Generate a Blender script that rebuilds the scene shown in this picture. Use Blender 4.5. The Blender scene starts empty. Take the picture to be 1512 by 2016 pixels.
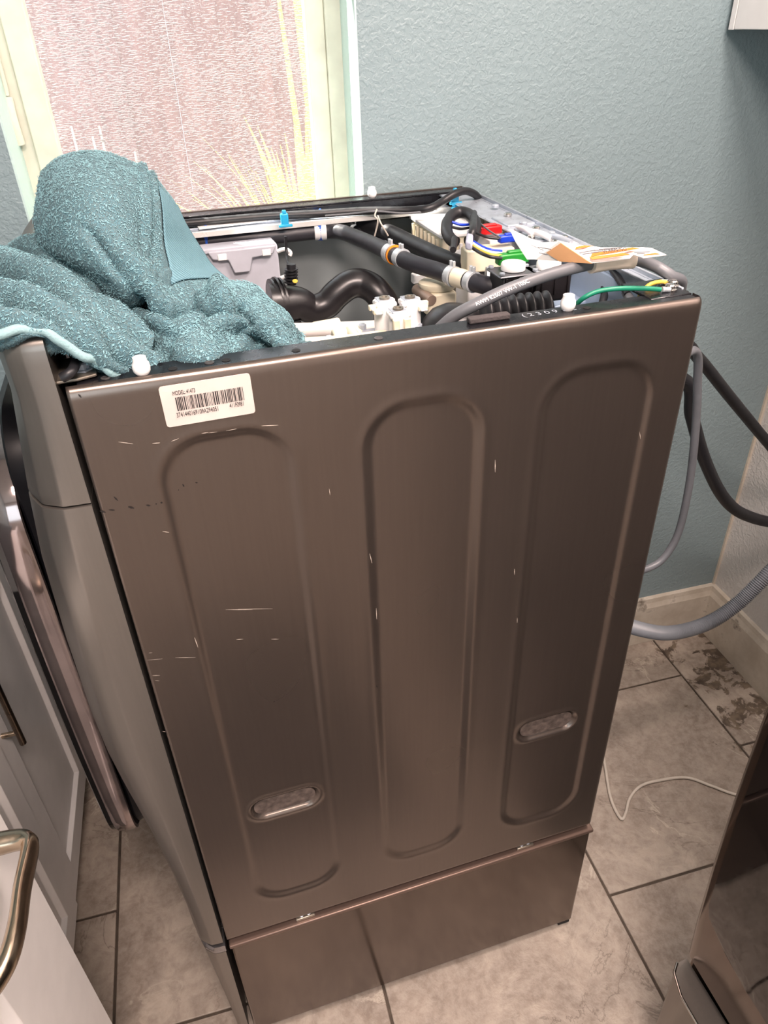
import bpy, bmesh, math, random
import numpy as np
from mathutils import Vector, Matrix, noise
random.seed(7); np.random.seed(7)
scn = bpy.context.scene; col = scn.collection
PI = math.pi

# ------------------------------------------------------------------ camera
F = 1451.27
CAM = np.array([0.1008, -0.6459, 1.561])
YAW, PITCH, ROLL = 0.2805, 0.5937, -0.0352
def cam_rows():
    cy, sy, cp, sp = math.cos(YAW), math.sin(YAW), math.cos(PITCH), math.sin(PITCH)
    f = np.array([sy*cp, cy*cp, -sp]); r = np.array([cy, -sy, 0.]); u = np.cross(r, f)
    c, s = math.cos(ROLL), math.sin(ROLL)
    return np.array([c*r+s*u, -s*r+c*u, f])
CR = cam_rows()
cam_data = bpy.data.cameras.new('camera'); cam = bpy.data.objects.new('camera', cam_data); col.objects.link(cam)
cam_data.sensor_fit = 'HORIZONTAL'; cam_data.sensor_width = 36; cam_data.lens = 36*F/1512
cam_data.clip_start = 0.02; cam_data.clip_end = 200
M4 = Matrix.Identity(4)
for i in range(3):
    M4[i][0] = CR[0][i]; M4[i][1] = CR[1][i]; M4[i][2] = -CR[2][i]; M4[i][3] = CAM[i]
cam.matrix_world = M4
scn.camera = cam
def ray(u, v): return CR.T @ np.array([(u-756)/F, -(v-1008)/F, 1.])
def AX(u, v, x): d = ray(u, v); return Vector(CAM + d*(x-CAM[0])/d[0])     # point on a plane x = const
def AY(u, v, y): d = ray(u, v); return Vector(CAM + d*(y-CAM[1])/d[1])
def AZ(u, v, z): d = ray(u, v); return Vector(CAM + d*(z-CAM[2])/d[2])

# room frame: origin at the floor corner behind the washer
RY = -0.03975
DX = Vector((math.cos(RY), math.sin(RY), 0)); DY = Vector((-math.sin(RY), math.cos(RY), 0))
K = Vector((1.466, 0.657, 0)) + DY*0.010
def RM(x, y, z=0): return K + DX*x + DY*y + Vector((0, 0, z))

# ------------------------------------------------------------------ light
def srgb(r, g, b):
    f = lambda c: (c/255/12.92) if c/255 <= 0.04045 else ((c/255+0.055)/1.055)**2.4
    return (f(r), f(g), f(b), 1)
w = bpy.data.worlds.new('world'); scn.world = w; w.use_nodes = True
bg = w.node_tree.nodes['Background']; bg.inputs[0].default_value = (0.80, 0.92, 1.0, 1); bg.inputs[1].default_value = 4.2
sun = bpy.data.lights.new('sun', 'SUN'); sun.energy = 55; sun.angle = 0.009; sun.color = (1, .95, .86)
so = bpy.data.objects.new('sun', sun); col.objects.link(so)
so.rotation_euler = Vector((0.40, -0.45, -0.80)).to_track_quat('-Z', 'Y').to_euler()
scn.view_settings.view_transform = 'Standard'; scn.view_settings.look = 'None'
scn.view_settings.exposure = 0.0; scn.view_settings.gamma = 1; scn.view_settings.use_curve_mapping = False
def area(name, loc, sx, sy, power, color, aim, portal=False):
    l = bpy.data.lights.new(name, 'AREA'); l.shape = 'RECTANGLE'; l.size = sx; l.size_y = sy; l.energy = power; l.color = color
    o = bpy.data.objects.new(name, l); col.objects.link(o); o.location = loc
    o.rotation_euler = Vector(aim).to_track_quat('-Z', 'Y').to_euler()
    if portal: l.cycles.is_portal = True
    return o
area('window_portal', RM(-1.274, 0.20, 1.68), 0.60, 1.1, 1, (1, 1, 1), -DY, True)
area('added_fill_light', RM(-1.25, -1.75, 2.40), 0.55, 0.55, 56, (1.0, .80, .73), (0, 0, -1))  # unseen lamp added for warm fill from behind the camera
area('added_fill_light', RM(-.62, -.95, 2.40), 0.35, 0.35, 26, (1.0, .82, .75), (0, 0, -1))  # second unseen lamp, added to brighten the floor on the right
area('fill_opening_portal', RM(-1.9, -3.30, 1.5), 1.0, 1.3, 1, (1, 1, 1), DY, True)  # portal of an unseen opening added for sky fill

# ------------------------------------------------------------------ materials
MATS = {}
def nodes_of(name):
    m = bpy.data.materials.new(name); m.use_nodes = True
    nt = m.node_tree; b = nt.nodes['Principled BSDF']; return m, nt, b
def pos_node(nt, scale=(1, 1, 1)):
    g = nt.nodes.new('ShaderNodeNewGeometry'); mp = nt.nodes.new('ShaderNodeMapping'); mp.inputs['Scale'].default_value = scale
    nt.links.new(g.outputs['Position'], mp.inputs['Vector']); return mp.outputs[0]
def noise_node(nt, vec, scale, detail=4, rough=.5, dist=0):
    n = nt.nodes.new('ShaderNodeTexNoise'); n.inputs['Scale'].default_value = scale; n.inputs['Detail'].default_value = detail
    n.inputs['Roughness'].default_value = rough; n.inputs['Distortion'].default_value = dist; nt.links.new(vec, n.inputs['Vector']); return n.outputs['Fac']
def ramp(nt, fac, stops):
    r = nt.nodes.new('ShaderNodeValToRGB'); e = r.color_ramp.elements
    while len(e) < len(stops): e.new(.5)
    for i, (p, c) in enumerate(stops):
        e[i].position = p; e[i].color = c if isinstance(c, tuple) else (c, c, c, 1)
    nt.links.new(fac, r.inputs[0]); return r.outputs[0]
def mix(nt, fac, a, b, mode='MIX'):
    m = nt.nodes.new('ShaderNodeMix'); m.data_type = 'RGBA'; m.blend_type = mode
    for s, v in ((0, fac), (6, a), (7, b)):
        if isinstance(v, (float, int)): m.inputs[s].default_value = v
        elif isinstance(v, tuple): m.inputs[s].default_value = v
        else: nt.links.new(v, m.inputs[s])
    return m.outputs[2]
def math_n(nt, op, a, b=0.0, c=None, clamp=False):
    m = nt.nodes.new('ShaderNodeMath'); m.operation = op; m.use_clamp = clamp
    for i, v in enumerate((a, b) if c is None else (a, b, c)):
        if isinstance(v, (float, int)): m.inputs[i].default_value = v
        else: nt.links.new(v, m.inputs[i])
    return m.outputs[0]
def bump(nt, b, h, strength=.3, dist=.001):
    n = nt.nodes.new('ShaderNodeBump'); n.inputs['Strength'].default_value = strength; n.inputs['Distance'].default_value = dist
    nt.links.new(h, n.inputs['Height']); nt.links.new(n.outputs[0], b.inputs['Normal'])
def mat(name, rgb, rough=.5, metal=0., var=.06, vs=25, bmp=0., bs=200, spec=.5, coat=0.):
    """a plain procedural material: colour with slight mottling, roughness variation and fine relief"""
    if name in MATS: return MATS[name]
    m, nt, b = nodes_of(name); c = srgb(*rgb); v = pos_node(nt)
    n = noise_node(nt, v, vs)
    lo = tuple(x*(1-var*1.5) for x in c[:3])+(1,); hi = tuple(min(1, x*(1+var*1.5)) for x in c[:3])+(1,)
    nt.links.new(ramp(nt, n, [(.3, lo), (.7, hi)]), b.inputs['Base Color'])
    nt.links.new(ramp(nt, noise_node(nt, v, vs*2.2), [(.3, max(0, rough-.05)), (.7, min(1, rough+.05))]), b.inputs['Roughness'])
    b.inputs['Metallic'].default_value = metal; b.inputs['Specular IOR Level'].default_value = spec
    b.inputs['Coat Weight'].default_value = coat
    if bmp: bump(nt, b, noise_node(nt, v, bs, 3), bmp, .001)
    MATS[name] = m; return m

def wall_paint(name, rgb, strength=.34):
    m, nt, b = nodes_of(name); v = pos_node(nt); c = srgb(*rgb)
    n = noise_node(nt, v, 3)
    nt.links.new(ramp(nt, n, [(.3, tuple(x*.96 for x in c[:3])+(1,)), (.7, tuple(x*1.04 for x in c[:3])+(1,))]), b.inputs['Base Color'])
    b.inputs['Roughness'].default_value = .42
    h1 = ramp(nt, noise_node(nt, v, 120, 2.5, .55, .4), [(.40, 0.), (.64, 1.)])
    h2 = noise_node(nt, v, 240, 2)
    h = math_n(nt, 'ADD', math_n(nt, 'MULTIPLY', h1, 1.0), math_n(nt, 'MULTIPLY', h2, .3))
    bump(nt, b, h, strength, .0022); MATS[name] = m; return m
M_wall = wall_paint('blue_wall_paint', (136, 154, 158))
M_white_wall = wall_paint('white_wall_paint', (214, 212, 208), .4)
M_ceil = mat('ceiling_paint', (225, 222, 216), .8, bmp=.3, bs=120)
M_base = mat('baseboard_paint', (205, 196, 180), .5)
# graphite steel of the machines
def graphite(name, rgb, rough, metal=.85, scr=True):
    m, nt, b = nodes_of(name); v = pos_node(nt); c = srgb(*rgb)
    streak = noise_node(nt, pos_node(nt, (60, 60, 2.5)), 4, 3)
    base = ramp(nt, streak, [(.3, tuple(x*.975 for x in c[:3])+(1,)), (.7, tuple(x*1.025 for x in c[:3])+(1,))])
    smear = noise_node(nt, v, 5, 1, .5)
    rg = ramp(nt, smear, [(.2, rough-.03), (.8, rough+.03)])
    nt.links.new(base, b.inputs['Base Color']); nt.links.new(rg, b.inputs['Roughness'])
    b.inputs['Metallic'].default_value = metal; b.inputs['Specular IOR Level'].default_value = .5
    bump(nt, b, noise_node(nt, v, 3.2, 2), .12, .004)
    MATS[name] = m; return m
M_graph = graphite('graphite_steel', (117, 106, 99), .29)
M_graph2 = graphite('graphite_plastic', (130, 124, 118), .34, .75)
M_ped = graphite('pedestal_steel', (104, 92, 84), .15, .9)
M_black = mat('black_steel', (26, 26, 30), .28, .3)
M_rubber = mat('black_rubber', (30, 30, 33), .42, 0, bmp=.1)
M_hose = mat('hose_rubber', (38, 38, 44), .45, 0, bmp=.15)
M_duct = mat('black_duct_plastic', (30, 28, 30), .33)
M_galv = mat('galvanised_steel', (176, 184, 194), .32, .40, var=.12, vs=40)
M_galv_in = mat('inner_wall_steel', (128, 136, 138), .38, .15, var=.1, vs=6)
M_bluesteel = mat('back_inner_steel', (165, 184, 206), .35, .2, var=.1, vs=8)
M_whitepl = mat('white_plastic', (228, 228, 228), .35)
M_creampl = mat('cream_plastic', (222, 214, 190), .4)
M_greypl = mat('light_grey_plastic', (178, 180, 190), .45)
M_tub = mat('tub_plastic', (196, 190, 186), .45)
M_cap = mat('cap_nylon', (238, 236, 234), .4)
M_chrome = mat('chrome', (205, 200, 195), .12, 1.)
M_nickel = mat('brushed_nickel', (186, 170, 150), .22, 1., var=.05, vs=60)
M_bar = mat('satin_bar_metal', (120, 108, 96), .3, 1.)
M_cab = mat('cabinet_paint', (232, 230, 228), .33, var=.02)
M_counter = mat('dark_counter_stone', (16, 18, 26), .2, var=.3, vs=80)
M_mirrorband = mat('glossy_rim_plastic', (150, 138, 136), .10, .9, var=.12, vs=18)
M_doorglass = mat('dark_door_glass', (10, 9, 10), .05, 0., var=.1)
M_vinyl = mat('window_vinyl', (214, 216, 200), .4)
M_dark = mat('dark_void', (10, 10, 11), .7)
M_cordg = mat('grey_cord_pvc', (96, 98, 102), .42)
M_cordw = mat('white_cable_pvc', (196, 188, 176), .45)
M_corr = mat('grey_drain_hose_plastic', (122, 126, 132), .4)
M_paper = mat('label_paper', (238, 236, 232), .6, var=.02)
M_orange = mat('label_orange', (222, 120, 42), .55)
M_tan = mat('label_back_tan', (226, 170, 120), .6)
M_ink = mat('label_ink', (34, 32, 32), .6)
M_greyink = mat('label_grey_ink', (120, 118, 120), .6)
M_red = mat('red_connector', (205, 24, 28), .35)
M_bluec = mat('blue_connector', (28, 62, 190), .35)
M_greenc = mat('green_connector', (30, 130, 44), .35)
M_greenw = mat('green_wire', (18, 120, 92), .4)
M_yelloww = mat('yellow_wire', (196, 170, 70), .4)
M_cyan = mat('cyan_clip', (40, 160, 205), .35)
M_cobalt = mat('cobalt_tie', (36, 84, 176), .4)
M_orangering = mat('orange_ring', (236, 140, 30), .4)
M_scratch = mat('scratch_bare_metal', (215, 200, 186), .4, .3)
M_chip = mat('dark_chip', (28, 22, 20), .6)
M_grout = mat('grout', (74, 64, 54), .8, var=.2, vs=40)
M_wood = None

# floor tile: slate-look porcelain with veins, plus grime by the back corner
m, nt, b = nodes_of('slate_tile')
oi = nt.nodes.new('ShaderNodeObjectInfo'); g = nt.nodes.new('ShaderNodeNewGeometry')
add = nt.nodes.new('ShaderNodeVectorMath'); add.operation = 'ADD'
sc = nt.nodes.new('ShaderNodeVectorMath'); sc.operation = 'SCALE'; sc.inputs['Scale'].default_value = 7.0
cmb = nt.nodes.new('ShaderNodeCombineXYZ')
for i in range(3): nt.links.new(oi.outputs['Random'], cmb.inputs[i])
nt.links.new(cmb.outputs[0], sc.inputs[0]); nt.links.new(g.outputs['Position'], add.inputs[0]); nt.links.new(sc.outputs[0], add.inputs[1])
v = add.outputs[0]
big = noise_node(nt, v, 5, 8, .62, .4); fine = noise_node(nt, v, 60, 6, .7)
c0 = ramp(nt, big, [(.30, srgb(124, 113, 103)), (.52, srgb(156, 144, 132)), (.72, srgb(186, 174, 160))])
midn = noise_node(nt, v, 19, 6, .65, .8)
c0 = mix(nt, math_n(nt, 'MULTIPLY', ramp(nt, midn, [(.42, 1.), (.56, 0.)]), .45), c0, srgb(118, 106, 96))
c1 = mix(nt, math_n(nt, 'MULTIPLY', ramp(nt, fine, [(.40, 0.), (.62, 1.)]), .40), c0, srgb(184, 174, 162))
def vein(scale, w, seedoff):
    a = noise_node(nt, v, scale, 7, .6, 1.2)
    d = math_n(nt, 'ABSOLUTE', math_n(nt, 'SUBTRACT', a, seedoff))
    return ramp(nt, d, [(0., 1.), (w, 0.)])
mask = ramp(nt, noise_node(nt, v, 3.1, 2), [(.48, 0.), (.60, 1.)])
vn = math_n(nt, 'MULTIPLY', vein(2.3, .010, .5), mask)
c2 = mix(nt, math_n(nt, 'MULTIPLY', vn, .7), c1, srgb(205, 195, 180))
dv = math_n(nt, 'MULTIPLY', vein(3.4, .008, .46), ramp(nt, noise_node(nt, v, 2.2, 2), [(.5, 0.), (.6, 1.)]))
c3 = mix(nt, math_n(nt, 'MULTIPLY', dv, .5), c2, srgb(70, 58, 48))
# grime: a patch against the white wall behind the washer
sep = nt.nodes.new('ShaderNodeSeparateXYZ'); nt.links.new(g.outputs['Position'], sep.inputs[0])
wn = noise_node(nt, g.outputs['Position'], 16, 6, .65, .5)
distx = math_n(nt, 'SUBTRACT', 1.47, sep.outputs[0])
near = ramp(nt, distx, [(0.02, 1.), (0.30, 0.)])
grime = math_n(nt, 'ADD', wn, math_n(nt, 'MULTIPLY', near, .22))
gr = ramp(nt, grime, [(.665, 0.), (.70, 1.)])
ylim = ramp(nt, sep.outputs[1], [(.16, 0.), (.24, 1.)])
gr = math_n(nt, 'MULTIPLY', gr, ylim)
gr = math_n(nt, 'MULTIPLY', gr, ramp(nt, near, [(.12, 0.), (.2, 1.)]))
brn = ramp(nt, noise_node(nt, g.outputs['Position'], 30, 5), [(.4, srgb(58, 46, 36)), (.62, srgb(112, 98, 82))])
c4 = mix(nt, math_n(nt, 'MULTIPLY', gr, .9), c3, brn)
nt.links.new(c4, b.inputs['Base Color'])
nt.links.new(ramp(nt, fine, [(.3, .36), (.7, .52)]), b.inputs['Roughness'])
hh = math_n(nt, 'ADD', math_n(nt, 'ADD', math_n(nt, 'MULTIPLY', big, 2.0), math_n(nt, 'MULTIPLY', midn, .8)), math_n(nt, 'MULTIPLY', fine, .3))
bump(nt, b, hh, .55, .004)
M_tile = m

# ------------------------------------------------------------------ mesh helpers
def link(name, me, mt, parent=None, smooth=True):
    o = bpy.data.objects.new(name, me); col.objects.link(o)
    if mt is not None: me.materials.append(mt)
    if smooth is True:
        me.polygons.foreach_set('use_smooth', [True]*len(me.polygons))
    if parent is not None:
        o.parent = parent
        if parent.type == 'EMPTY': o.matrix_parent_inverse = parent.matrix_basis.inverted()   # meshes are written in world metres
    return o
def empty(name, loc, label, cat, group=None, rz=0):
    o = bpy.data.objects.new(name, None); col.objects.link(o); o.location = loc; o.rotation_euler = (0, 0, rz); o.empty_display_size = .05
    o['label'] = label; o['category'] = cat
    if group: o['group'] = group
    return o
def tag(o, label, cat, group=None):
    o['label'] = label; o['category'] = cat
    if group: o['group'] = group
    return o
def lbl(o, s): o['label'] = s; return o
def struct(o): o['kind'] = 'structure'; return o

class MB:
    def __init__(s): s.v = []; s.f = []
    def add(s, vs, fs):
        n = len(s.v); s.v += [tuple(x) for x in vs]; s.f += [tuple(i+n for i in f) for f in fs]; return s
    def box(s, a, b, mtx=None):
        (x0, y0, z0), (x1, y1, z1) = a, b
        vs = [(x0, y0, z0), (x1, y0, z0), (x1, y1, z0), (x0, y1, z0), (x0, y0, z1), (x1, y0, z1), (x1, y1, z1), (x0, y1, z1)]
        if mtx is not None: vs = [mtx @ Vector(p) for p in vs]
        return s.add(vs, [(0, 3, 2, 1), (4, 5, 6, 7), (0, 1, 5, 4), (1, 2, 6, 5), (2, 3, 7, 6), (3, 0, 4, 7)])
    def cyl(s, p0, p1, r0, r1=None, n=20, cap=True):
        r1 = r0 if r1 is None else r1; p0 = Vector(p0); p1 = Vector(p1); d = (p1-p0).normalized()
        a = d.orthogonal().normalized(); bb = d.cross(a); vs = []
        for p, r in ((p0, r0), (p1, r1)):
            for i in range(n): t = 2*PI*i/n; vs.append(p+(a*math.cos(t)+bb*math.sin(t))*r)
        fs = [(i, (i+1) % n, n+(i+1) % n, n+i) for i in range(n)]
        if cap: fs += [tuple(reversed(range(n))), tuple(range(n, 2*n))]
        return s.add(vs, fs)
    def lathe(s, p0, axis, prof, n=24):
        p0 = Vector(p0); d = Vector(axis).normalized(); a = d.orthogonal().normalized(); bb = d.cross(a); vs = []
        for (r, h) in prof:
            for i in range(n): t = 2*PI*i/n; vs.append(p0+d*h+(a*math.cos(t)+bb*math.sin(t))*max(r, 1e-5))
        fs = []
        for k in range(len(prof)-1):
            for i in range(n): fs.append((k*n+i, k*n+(i+1) % n, (k+1)*n+(i+1) % n, (k+1)*n+i))
        fs += [tuple(reversed(range(n))), tuple(range((len(prof)-1)*n, len(prof)*n))]
        return s.add(vs, fs)
    def tube(s, pts, r, n=12, sub=8, close_ends=True, rfun=None, flat=None):
        P = smooth_path(pts, sub) if sub > 1 else [Vector(p) for p in pts]
        m = len(P); T = [(P[min(i+1, m-1)]-P[max(i-1, 0)]).normalized() for i in range(m)]
        a = T[0].orthogonal().normalized(); vs = []
        for i in range(m):
            a = (a-T[i]*a.dot(T[i])).normalized(); bb = T[i].cross(a); rr = r if rfun is None else rfun(i/(m-1))
            for k in range(n): t = 2*PI*k/n; vs.append(P[i]+(a*math.cos(t)+bb*math.sin(t))*rr)
        fs = [(i*n+k, i*n+(k+1) % n, (i+1)*n+(k+1) % n, (i+1)*n+k) for i in range(m-1) for k in range(n)]
        if close_ends: fs += [tuple(reversed(range(n))), tuple(range((m-1)*n, m*n))]
        return s.add(vs, fs)
    def prism(s, poly, a, b, axis='y'):
        """a closed polygon in two coordinates, extruded from a to b along the third"""
        n = len(poly)
        f = {'y': lambda p, t: (p[0], t, p[1]), 'z': lambda p, t: (p[0], p[1], t), 'x': lambda p, t: (t, p[0], p[1])}[axis]
        vs = [f(p, a) for p in poly]+[f(p, b) for p in poly]
        return s.add(vs, [(i, (i+1) % n, n+(i+1) % n, n+i) for i in range(n)]+[tuple(reversed(range(n))), tuple(range(n, 2*n))])
    def grid(s, rows, closed=False):
        R = len(rows); Cn = len(rows[0]); vs = [p for r in rows for p in r]; fs = []
        for i in range(R-1):
            for j in range(Cn if closed else Cn-1):
                j2 = (j+1) % Cn; fs.append((i*Cn+j, i*Cn+j2, (i+1)*Cn+j2, (i+1)*Cn+j))
        return s.add(vs, fs)
    def build(s, name, mt, parent=None, smooth=True, bevel=0, seg=2, fixn=True, ang=40):
        me = bpy.data.meshes.new(name); me.from_pydata(s.v, [], s.f); me.validate()
        if fixn:
            bm = bmesh.new(); bm.from_mesh(me); bmesh.ops.recalc_face_normals(bm, faces=bm.faces); bm.to_mesh(me); bm.free()
        o = link(name, me, mt, parent, smooth=smooth)
        if bevel:
            md = o.modifiers.new('bevel', 'BEVEL'); md.width = bevel; md.segments = seg; md.limit_method = 'ANGLE'; md.angle_limit = math.radians(35); md.harden_normals = False
        if smooth:
            try: me.set_sharp_from_angle(angle=math.radians(ang))
            except Exception: pass
        return o
def smooth_path(pts, sub):
    P = [Vector(p) for p in pts]; out = []
    for i in range(len(P)-1):
        p0 = P[max(i-1, 0)]; p1 = P[i]; p2 = P[i+1]; p3 = P[min(i+2, len(P)-1)]
        for k in range(sub):
            t = k/sub; out.append(.5*((2*p1)+(-p0+p2)*t+(2*p0-5*p1+4*p2-p3)*t*t+(-p0+3*p1-3*p2+p3)*t**3))
    out.append(P[-1]); return out
def rbox(name, a, b, mt, parent=None, bevel=.002, seg=2, mtx=None):
    return MB().box(a, b, mtx).build(name, mt, parent, bevel=bevel, seg=seg)
def tubeo(name, pts, r, mt, parent=None, n=12, sub=8, rfun=None):
    return MB().tube(pts, r, n, sub, rfun=rfun).build(name, mt, parent, ang=60)
def text_mesh(name, s, size, mt, origin, xdir, ydir, parent, lift=.0004, squash=1.0):
    cu = bpy.data.curves.new('t', 'FONT'); cu.body = s; cu.size = size; cu.extrude = 0.0001
    t = bpy.data.objects.new('t', cu); col.objects.link(t); bpy.context.view_layer.update()
    me = bpy.data.meshes.new_from_object(t.evaluated_get(bpy.context.evaluated_depsgraph_get()))
    bpy.data.objects.remove(t); bpy.data.curves.remove(cu)
    X = Vector(xdir).normalized()*squash; Y = Vector(ydir).normalized(); N = X.cross(Y).normalized()
    for vv in me.vertices: p = vv.co.copy(); vv.co = Vector(origin)+X*p.x+Y*p.y+N*(p.z+lift)
    me.materials.clear()
    return link(name, me, mt, parent, smooth=False)

# ------------------------------------------------------------------ room shell
XL, YB, ZC = -2.45, -3.2, 2.45
OX0, OX1, OZ0, OZ1, TH = -1.555, -0.993, 1.15, 2.15, .16       # window opening
def rbx(mb, x0, y0, z0, x1, y1, z1):
    vs = [RM(x, y, z) for z in (z0, z1) for (x, y) in ((x0, y0), (x1, y0), (x1, y1), (x0, y1))]
    mb.add(vs, [(0, 3, 2, 1), (4, 5, 6, 7), (0, 1, 5, 4), (1, 2, 6, 5), (2, 3, 7, 6), (3, 0, 4, 7)]); return mb
mb = MB()
rbx(mb, XL-.1, 0, 0, OX0, TH, ZC); rbx(mb, OX1, 0, 0, .1, TH, ZC); rbx(mb, OX0, 0, 0, OX1, TH, OZ0); rbx(mb, OX0, 0, OZ1, OX1, TH, ZC)
struct(mb.build('wall_back', M_wall, smooth=False))
M_reveal_lit = wall_paint('reveal_daylight_tint', (196, 220, 216), .2)  # pale skins on the window reveals, daylight painted into their colour
struct(rbx(MB(), OX1-.003, .0005, OZ0, OX1+.001, TH-.05, OZ1).build('lit_reveal_1', M_reveal_lit, smooth=False)); struct(rbx(MB(), OX0-.001, .0005, OZ0, OX0+.003, TH-.05, OZ1).build('lit_reveal_2', M_reveal_lit, smooth=False))
struct(rbx(MB(), OX0+.003, .0005, OZ0-.001, OX1-.003, TH-.05, OZ0+.003).build('lit_reveal_3', M_reveal_lit, smooth=False))
struct(rbx(MB(), 0, YB-.1, 0, .1, -0.0, ZC).build('wall_right', M_white_wall, smooth=False))
struct(rbx(MB(), XL-.1, YB-.1, 0, XL, 0, ZC).build('wall_left', M_wall, smooth=False))
mb = MB(); rbx(mb, XL, YB-.1, 0, -2.35, YB, ZC); rbx(mb, -1.4, YB-.1, 0, 0, YB, ZC); rbx(mb, -2.35, YB-.1, 0, -1.4, YB, .85); rbx(mb, -2.35, YB-.1, 2.15, -1.4, YB, ZC)  # unseen opening left in this wall, added to let in sky fill
struct(mb.build('wall_front', M_white_wall, smooth=False))
struct(rbx(MB(), XL-.1, YB-.1, ZC, .1, TH, ZC+.05).build('ceiling', M_ceil, smooth=False))
floor = struct(rbx(MB(), XL-.1, YB-.1, -.06, .1, TH, -.004).build('floor', M_grout, smooth=False))
# tiles, half-offset columns
T = .5065; gx = -.172; gap = .0028
c = -6
for ci in range(-5, 1):
    x0 = gx + ci*T; x1 = x0+T
    off = -.159 if ci % 2 else -.411     # column just left of gx is ci=-1
    for r in range(-8, 3):
        y0 = off + r*T; y1 = y0+T
        a, b2, c2_, d2 = max(x0, XL)+gap, min(x1, -.002)-gap, max(y0, YB)+gap, min(y1, -.002)-gap
        if b2-a < .02 or d2-c2_ < .02: continue
        z = random.uniform(-.0006, .0)
        t = rbx(MB(), a, c2_, -.012, b2, d2, z).build('floor_tile', M_tile, floor, smooth=False, bevel=.0012, seg=1)

# baseboards
def baseboard(name, a, b2, n):
    prof = [(0, 0.0), (.016, 0.0), (.016, .135), (.011, .150), (.009, .164), (0, .168)]
    mb = MB(); vs = [a+n*p[0]+Vector((0, 0, p[1])) for p in prof]+[b2+n*p[0]+Vector((0, 0, p[1])) for p in prof]; k = len(prof)
    mb.add(vs, [(i, (i+1) % k, k+(i+1) % k, k+i) for i in range(k)]+[tuple(range(k)), tuple(range(k, 2*k))])
    return struct(mb.build(name, M_basedirty, smooth=False))
m, nt, b = nodes_of('grimy_baseboard'); g = nt.nodes.new('ShaderNodeNewGeometry')
sep = nt.nodes.new('ShaderNodeSeparateXYZ'); nt.links.new(g.outputs['Position'], sep.inputs[0])
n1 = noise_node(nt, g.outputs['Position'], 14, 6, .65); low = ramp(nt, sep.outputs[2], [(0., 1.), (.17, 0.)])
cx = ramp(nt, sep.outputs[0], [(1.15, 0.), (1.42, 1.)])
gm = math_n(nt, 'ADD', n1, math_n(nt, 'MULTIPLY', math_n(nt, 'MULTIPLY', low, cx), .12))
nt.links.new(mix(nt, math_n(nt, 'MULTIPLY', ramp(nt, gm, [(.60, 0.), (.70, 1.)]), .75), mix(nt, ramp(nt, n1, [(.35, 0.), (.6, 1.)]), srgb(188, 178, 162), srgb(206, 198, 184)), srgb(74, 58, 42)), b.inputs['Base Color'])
b.inputs['Roughness'].default_value = .5; M_basedirty = m
baseboard('baseboard_back', RM(XL, 0), RM(0, 0), -DY)
baseboard('baseboard_right', RM(0, 0), RM(0, YB), -DX)
# a thin darker crease of caulk in the corner
struct(rbx(MB(), -.006, -.006, .168, 0.0, 0.0, ZC).build('trim_1', M_base, smooth=False))

# ------------------------------------------------------------------ window
win = struct(rbx(MB(), OX0+.0, .125, OZ0, OX0+.03, .155, OZ1).build('window_1', M_vinyl, smooth=False, bevel=.003))
def wpart(name, a, b2, mt=M_vinyl, bevel=.002, **k):
    o = rbx(MB(), *a, *b2).build(name, mt, win, smooth=False, bevel=bevel); return o
FY = .105
wpart('outer_frame', (OX0, FY, OZ0), (OX0+.024, TH, OZ1)); wpart('outer_frame', (OX1-.030, FY+.004, OZ0), (OX1, TH, OZ1))
wpart('outer_frame', (OX0+.024, FY, OZ0), (OX1-.030, TH, OZ0+.03)); wpart('outer_frame', (OX0+.024, FY, OZ1-.03), (OX1-.030, TH, OZ1))
wpart('sash_stile', (OX0+.024, FY-.006, OZ0+.03), (OX0+.062, FY+.03, OZ1-.03)); wpart('sash_stile', (OX1-.063, FY+.010, OZ0+.03), (OX1-.030, FY+.035, OZ1-.03))
wpart('sash_rail', (OX0+.062, FY, OZ0+.03), (OX1-.063, FY+.03, OZ0+.062)); wpart('sash_rail', (OX0+.062, FY, OZ1-.062), (OX1-.063, FY+.03, OZ1-.03))
# glass
mg, nt, b = nodes_of('window_glass'); b.inputs['Transmission Weight'].default_value = 1; b.inputs['Roughness'].default_value = 0; b.inputs['IOR'].default_value = 1.45
b.inputs['Base Color'].default_value = (.97, 1, .99, 1)
# thin pane so light passes: glossy/transparent mix
out = nt.nodes['Material Output']; tr = nt.nodes.new('ShaderNodeBsdfTransparent'); gl = nt.nodes.new('ShaderNodeBsdfGlossy'); gl.inputs['Roughness'].default_value = .02
mx = nt.nodes.new('ShaderNodeMixShader'); mx.inputs[0].default_value = .004
nt.links.new(tr.outputs[0], mx.inputs[1]); nt.links.new(gl.outputs[0], mx.inputs[2]); nt.links.new(mx.outputs[0], out.inputs[0])
rbx(MB(), OX0+.062, FY+.012, OZ0+.062, OX1-.063, FY+.016, OZ1-.062).build('glass_pane', mg, win, smooth=False)
# insect screen outside the glass: painted white dashes for glare on the sunlit mesh
ms, nt, b = nodes_of('insect_screen'); out = nt.nodes['Material Output']
v1 = pos_node(nt, (95, 1, 560)); v2 = pos_node(nt, (560, 1, 240))
s1 = noise_node(nt, v1, 1.0, 3, .6); s2 = noise_node(nt, v2, 1.0, 2, .6); s3 = noise_node(nt, pos_node(nt, (9, 1, 9)), 1, 2)
f1 = ramp(nt, math_n(nt, 'ADD', s1, math_n(nt, 'MULTIPLY', s3, .22)), [(.62, 0.), (.70, 1.)])
f2 = ramp(nt, math_n(nt, 'ADD', s2, math_n(nt, 'MULTIPLY', s3, .15)), [(.66, 0.), (.74, 1.)])
fac = math_n(nt, 'ADD', math_n(nt, 'MULTIPLY', math_n(nt, 'MAXIMUM', f1, math_n(nt, 'MULTIPLY', f2, .6)), .78), .14, clamp=True)
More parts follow.
